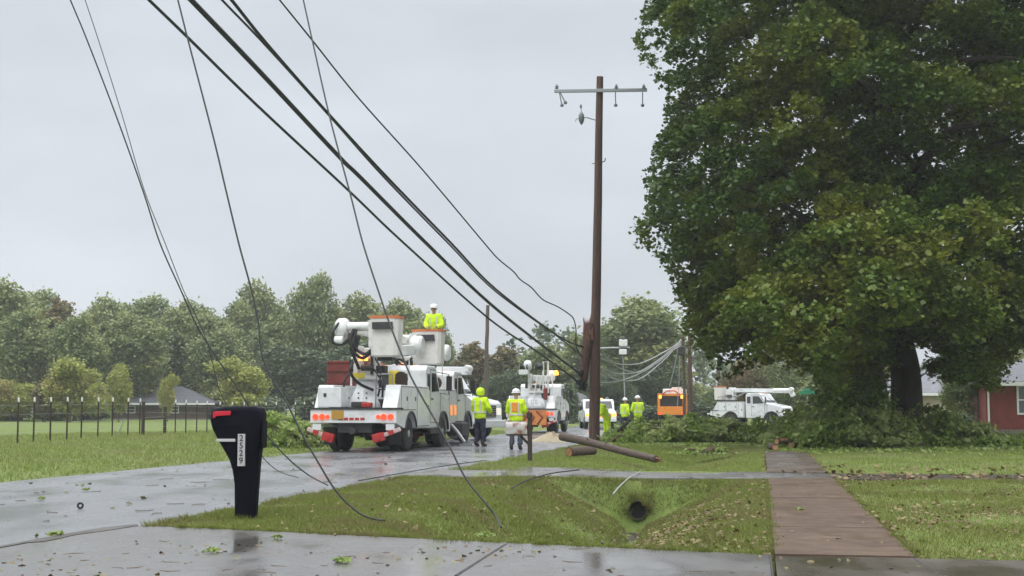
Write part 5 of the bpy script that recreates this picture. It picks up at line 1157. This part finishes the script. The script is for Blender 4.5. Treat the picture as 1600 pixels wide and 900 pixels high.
# dark limbs standing in the brush
for lab, pts, r0 in (('dark broken limb leaning left in the brush behind the two workers', [(960, 682), (970, 670), (984, 656)], .09), ('dark jagged limb sticking out of the brush right of the workers', [(1052, 682), (1036, 668), (1028, 660)], .16)):
    P0 = at(*pts[0], 50); P0.z = max(P0.z, .1); P_ = [Vector((0, 0, 0))]+[at(*q, 50)-P0 for q in pts[1:]]
    t = thing('broken_limb', lab, 'branch', P0); MB().tube(P_, [r0, r0*.8, r0*.35], 8).build('limb', 'bark', t, smooth=True); MB().tube([P_[1], P_[1]+Vector((.25, 0, .2))], [r0*.4, .01], 6).build('side_twig', 'bark', t)
# green sprigs on the near driveway and mailbox foot
def sprig(label, px, py, rad_, n, z=.03):
    p = gp(px, py, z=.02); t = thing('leafy_sprig', label, 'sprig', p)
    q = clump_pts((0, 0, 0), rad_, n, .35, r2, .2); q[:, 2] = np.abs(q[:, 2])+.01; raw_mesh('sprig_leaves', leaves(q, .05, up=.6, r=r2), 4, 'brush', t)
    MB().tube([(-rad_, 0, .01), (0, .02, .03), (rad_*.8, -.01, .015)], .004, 5).build('stem', 'twig', t)
sprig('fresh green leafy sprig lying on the near driveway, centre', 537, 878, .085, 60)
sprig('green sprig on the driveway in front of the black mailbox', 332, 862, .07, 36)
sprig('yellowish sprig at the driveway edge right of the black mailbox', 433, 841, .06, 34)
sprig('torn sprig at the road edge beside the driveway corner', 85, 836, .09, 44)
sprig('small sprig lying in the wet road at left', 64, 780, .06, 26)
sprig('sprig on the road by the left verge', 135, 766, .07, 26)
sprig('small sprig lying on the brown sidewalk', 1250, 797, .055, 30)
sprig('green weed tuft at the lawn edge near the driveway', 758, 838, .09, 60)

# ---- background trees: a set of shapes, each thing its own trunk and crown
def far_proto(kind, W, Ht, seed, m_, trunk=.2, ls=.42, dens=1.0, low=.12):
    r = np.random.default_rng(seed); cs = []; nl = int(5+W*1.1)
    # a few big lobes
    yl = kind == 'yellow'; nl += 9*yl; lobes = [(np.array([0, 0, Ht*.5]), np.array([W*.36, W*.34, Ht*.40])*(.7 if yl else 1))]
    for i in range(nl): a = r.uniform(0, 6.28); rr = W*(.40 if yl else .3)*r.random()**.5; z = Ht*r.uniform(low+.12, .84); s = r.uniform(.17, .28)*(1.2-abs(z/Ht-.5)*.9); lobes.append((np.array([rr*math.cos(a), rr*math.sin(a), z]), np.array([W*s, W*s, W*s*.85])))
    pts = []
    for c, e in lobes:
        n_ = int(11*e[0]*e[2]*dens); d = r.normal(size=(n_, 3)); d /= np.linalg.norm(d, axis=1)[:, None]; q = c+d*e*(.72+.28*r.random((n_, 1))); pts.append(q)
    pts = np.concatenate(pts); pts = pts[(pts[:, 2] > Ht*low*.5)]
    Vs = []
    k = 26; rad_ = r.uniform(.3, .75, len(pts))*(1 if W > 8 else .5); 
    allq = pts[:, None, :]+np.clip(r.normal(size=(len(pts), k, 3)), -1.7, 1.7)*rad_[:, None, None]*np.array([1, 1, .6]); allq = allq.reshape(-1, 3); allq = allq[allq[:, 2] > .1]
    return leaves(allq, ls, up=.5, aspect=.8, r=r)
protos = {}
def far_tree(label, kind, px, Y, W, Ht, rz=None, name=None, group=None, cat='tree'):
    name = name or {'round': 'broadleaf_tree', 'dark': 'evergreen_tree', 'yellow': 'yellowing_tree', 'rust': 'russet_tree', 'bush': 'bush'}[kind]
    key = (kind, round(W/Ht*1.6))
    if key not in protos:
        mm = {'round': 'far1', 'dark': 'far2', 'yellow': 'far3', 'rust': 'far4', 'bush': 'far2'}[kind]
        W0, H0 = {'bush': (3, 2.6), 'yellow': (5*max(.5, min(1.4, W/Ht)), 5.5)}.get(kind, (14*max(.45, min(1.3, W/Ht)), 15))
        V_ = far_proto(kind, W0, H0, 100+len(protos), mm, ls=.40 if H0 > 10 else .22, dens=1.0 if H0 > 10 else 5.0, low=.02 if kind in ('bush',) else .10)
        t = thing(name, label, cat, (0, 0, 0)); raw_mesh('crown', V_, 4, mm, t)
        mb = MB(); mb.tube([(0, 0, -.3), (.05, 0, H0*.25), (0, .1, H0*.5), (.1, 0, H0*.8)], [H0*.022, H0*.018, H0*.012, .03], 8)
        for a in range(4): mb.tube([(0, 0, H0*(.25+.08*a)), (W0*.15*math.cos(a*1.7), W0*.15*math.sin(a*1.7), H0*(.42+.08*a)), (W0*.28*math.cos(a*1.7), W0*.28*math.sin(a*1.7), H0*(.55+.07*a))], [H0*.01, H0*.007, .02], 6)
        mb.build('trunk', 'barkfar', t, smooth=True); protos[key] = (t, W0, H0)
    else:
        src, W0, H0 = protos[key]; t = copy_tree(src); t.name = name; t['label'] = label; t['category'] = cat
        if 'group' in t: del t['group']
    _, W0, H0 = protos[key]
    t.location = ((px-800)/2200*Y, Y, 0); t.scale = (W/W0, W/W0, Ht/H0); t.rotation_euler.z = random.uniform(0, 6.28) if rz is None else rz
    if group: t['group'] = group
    return t
def ft(label, kind, px, ytop, Y, wpx, **k):
    """tree whose crown top stands at ytop and is wpx wide in the picture"""
    Ht = float(at(px, ytop, Y).z)*1.02; return far_tree(label, kind, px, Y, wpx*Y/2200, Ht, **k)
TL = [
 ('tall grey-green tree at the left edge of the picture', 'round', -5, 425, 150, 150), ('grey-green tree second from the left edge', 'round', 62, 440, 162, 120), ('russet-tinted round tree left of the gap in the wood', 'rust', 92, 446, 150, 80),
 ('large broadleaf tree just right of the sky notch in the wood', 'round', 170, 452, 170, 110), ('broad pale tree left of the four hanging wires', 'round', 232, 450, 176, 130), ('dark dense tree rising behind the low brick house', 'dark', 242, 505, 158, 90), ('mid-green tree behind the two leftmost wires', 'round', 300, 458, 170, 100),
 ('green tree above the yellow tree beside the mailbox', 'round', 345, 505, 155, 100), ('tall pale crown right of the leftmost wires', 'round', 395, 428, 172, 110), ('loose see-through tree left of the tallest tree', 'round', 440, 470, 180, 60), ('tallest tree of the wood, a narrow column left of the trucks', 'round', 496, 413, 160, 92), ('broad tree behind the empty raised bucket', 'round', 560, 448, 165, 110),
 ('sloping tree between the two raised buckets', 'round', 625, 458, 165, 100), ('round tree behind the worker in the bucket', 'round', 683, 482, 160, 60), ('dark undergrowth tree below the tallest tree', 'dark', 470, 530, 150, 120), ('dark tree low in the wood behind the nearest truck', 'dark', 570, 520, 155, 130), ('dark low tree behind the second truck', 'dark', 655, 540, 150, 90),
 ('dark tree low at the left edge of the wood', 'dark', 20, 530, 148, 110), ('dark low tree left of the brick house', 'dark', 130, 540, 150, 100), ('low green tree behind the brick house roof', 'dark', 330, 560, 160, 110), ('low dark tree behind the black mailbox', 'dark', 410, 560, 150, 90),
 ('brownish tree left of the pole behind the buckets', 'rust', 738, 520, 140, 70), ('russet tree right of the pole behind the buckets', 'rust', 790, 528, 140, 80), ('green tree behind the derrick truck', 'round', 850, 530, 135, 90), ('green tree just left of the standing pole', 'round', 900, 515, 150, 70), ('dark low tree behind the service truck', 'dark', 800, 580, 132, 90),
 ('huge pale round tree right of the standing pole', 'round', 1010, 452, 140, 170), ('green tree left part of the clump behind the standing pole', 'round', 940, 500, 150, 80), ('dark tree low behind the orange truck', 'dark', 1035, 570, 135, 120), ('dark low tree behind the two yellow workers', 'dark', 960, 580, 130, 90),
 ('low pale tree under the sky gap right of the twin poles', 'round', 1105, 606, 160, 60), ('russet tree above the cross street truck', 'rust', 1180, 560, 125, 110), ('soft green tree right of the cross street truck', 'round', 1255, 545, 118, 120), ('low green tree behind the street sign', 'round', 1290, 575, 112, 80), ('green tree behind the maple trunk', 'round', 1380, 560, 120, 110), ('dark tree behind the tan house', 'dark', 1475, 560, 125, 110), ('green tree behind the red house', 'round', 1560, 540, 110, 120), ('green tree beyond the right edge of the picture', 'round', 1660, 520, 110, 120)]
for a in TL:
    ft(a[0], a[1], a[2], a[3], a[4], a[5])
for i, (a_, b_, c_, d_) in enumerate(((35, 470, 140, 120), (120, 480, 138, 100), (205, 478, 150, 120), (275, 470, 160, 90), (325, 480, 160, 100), (370, 460, 168, 90), (425, 492, 160, 110), (520, 470, 168, 110), (600, 480, 160, 100), (655, 492, 158, 90))):
    ft('pale green tree filling the belt of wood behind the field', 'round', a_, b_, c_, d_, group='pale trees filling the belt of wood')
ft('yellow-green tree left of the low brick house', 'yellow', 112, 558, 120, 76); ft('slim yellow tree at the left corner of the low brick house', 'yellow', 188, 567, 125, 36); ft('small yellow tree in front of the low brick house', 'yellow', 264, 583, 130, 28)
ft('low yellowish bush merging into the wood left of the slim yellow tree', 'yellow', 148, 596, 135, 50); ft('pale bushy tree behind the left end of the fence', 'yellow', 20, 600, 135, 80)
ft('wide yellow tree behind the black mailbox', 'yellow', 376, 558, 125, 80); ft('reddish young tree at the left of the yellow trees', 'rust', 72, 590, 128, 50)
ft('tall dark hedge shrub left of the pickup, beyond the derrick truck', 'bush', 885, 600, 112, 42, name='tall_shrub', cat='shrub')
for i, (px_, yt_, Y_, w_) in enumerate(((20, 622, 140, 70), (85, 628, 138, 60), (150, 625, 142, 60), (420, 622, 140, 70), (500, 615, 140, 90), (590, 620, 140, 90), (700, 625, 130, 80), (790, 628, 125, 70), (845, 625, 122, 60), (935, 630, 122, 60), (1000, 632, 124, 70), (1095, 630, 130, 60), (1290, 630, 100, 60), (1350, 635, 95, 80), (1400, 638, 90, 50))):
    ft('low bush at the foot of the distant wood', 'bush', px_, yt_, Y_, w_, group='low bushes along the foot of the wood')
ft('leafy green sapling hanging over the brush left of the maple trunk', 'round', 1335, 550, 54, 90, name='young_tree'); ft('green sapling between maple trunk and tan house', 'round', 1500, 560, 70, 60, name='young_tree')
# bushes by the houses
ft('dark green bush left of the red house', 'bush', 1500, 648, 60, 44, name='round_bush', cat='bush'); ft('yellowish bush between trunk and tan house', 'yellow', 1462, 640, 62, 36, name='yellow_bush', cat='bush')
# dense wood behind, reads as one mass
Vs = []; r3 = np.random.default_rng(5)
for i in range(330):
    x = r3.uniform(-110, 50); y = r3.uniform(186, 205); hz = r3.uniform(2, 10+3.5*math.sin(x*.13)); c = np.array([x, y, hz]); Vs.append(leaves(clump_pts(c, r3.uniform(1.5, 3), 55, .8, r3, .3), .9, up=.4, r=r3))
for i in range(120):
    x = r3.uniform(40, 100); y = r3.uniform(150, 170); c = np.array([x, y, r3.uniform(1, 7)]); Vs.append(leaves(clump_pts(c, r3.uniform(1.5, 3), 50, .8, r3, .3), .8, up=.4, r=r3)) if x > 55 or True else None
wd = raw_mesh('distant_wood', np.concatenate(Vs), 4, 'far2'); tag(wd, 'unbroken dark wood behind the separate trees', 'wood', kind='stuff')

# ================= HAZE
hz = MB(); hz.bx(-260, 260, -15, 235, -1.8, 27); ho = hz.build('haze', None and 'x' or 'white'); ho.data.materials.clear()
hm = bpy.data.materials.new('haze air'); hm.use_nodes = True; t = hm.node_tree; t.nodes.clear(); pv = t.nodes.new('ShaderNodeVolumePrincipled'); pv.inputs['Color'].default_value = (.93, .96, 1, 1); pv.inputs['Density'].default_value = .0005; pv.inputs['Anisotropy'].default_value = .2
oo = t.nodes.new('ShaderNodeOutputMaterial'); t.links.new(pv.outputs[0], oo.inputs['Volume']); ho.data.materials.append(hm); tag(ho, 'thin pale rain haze over the whole street', 'haze', kind='stuff')
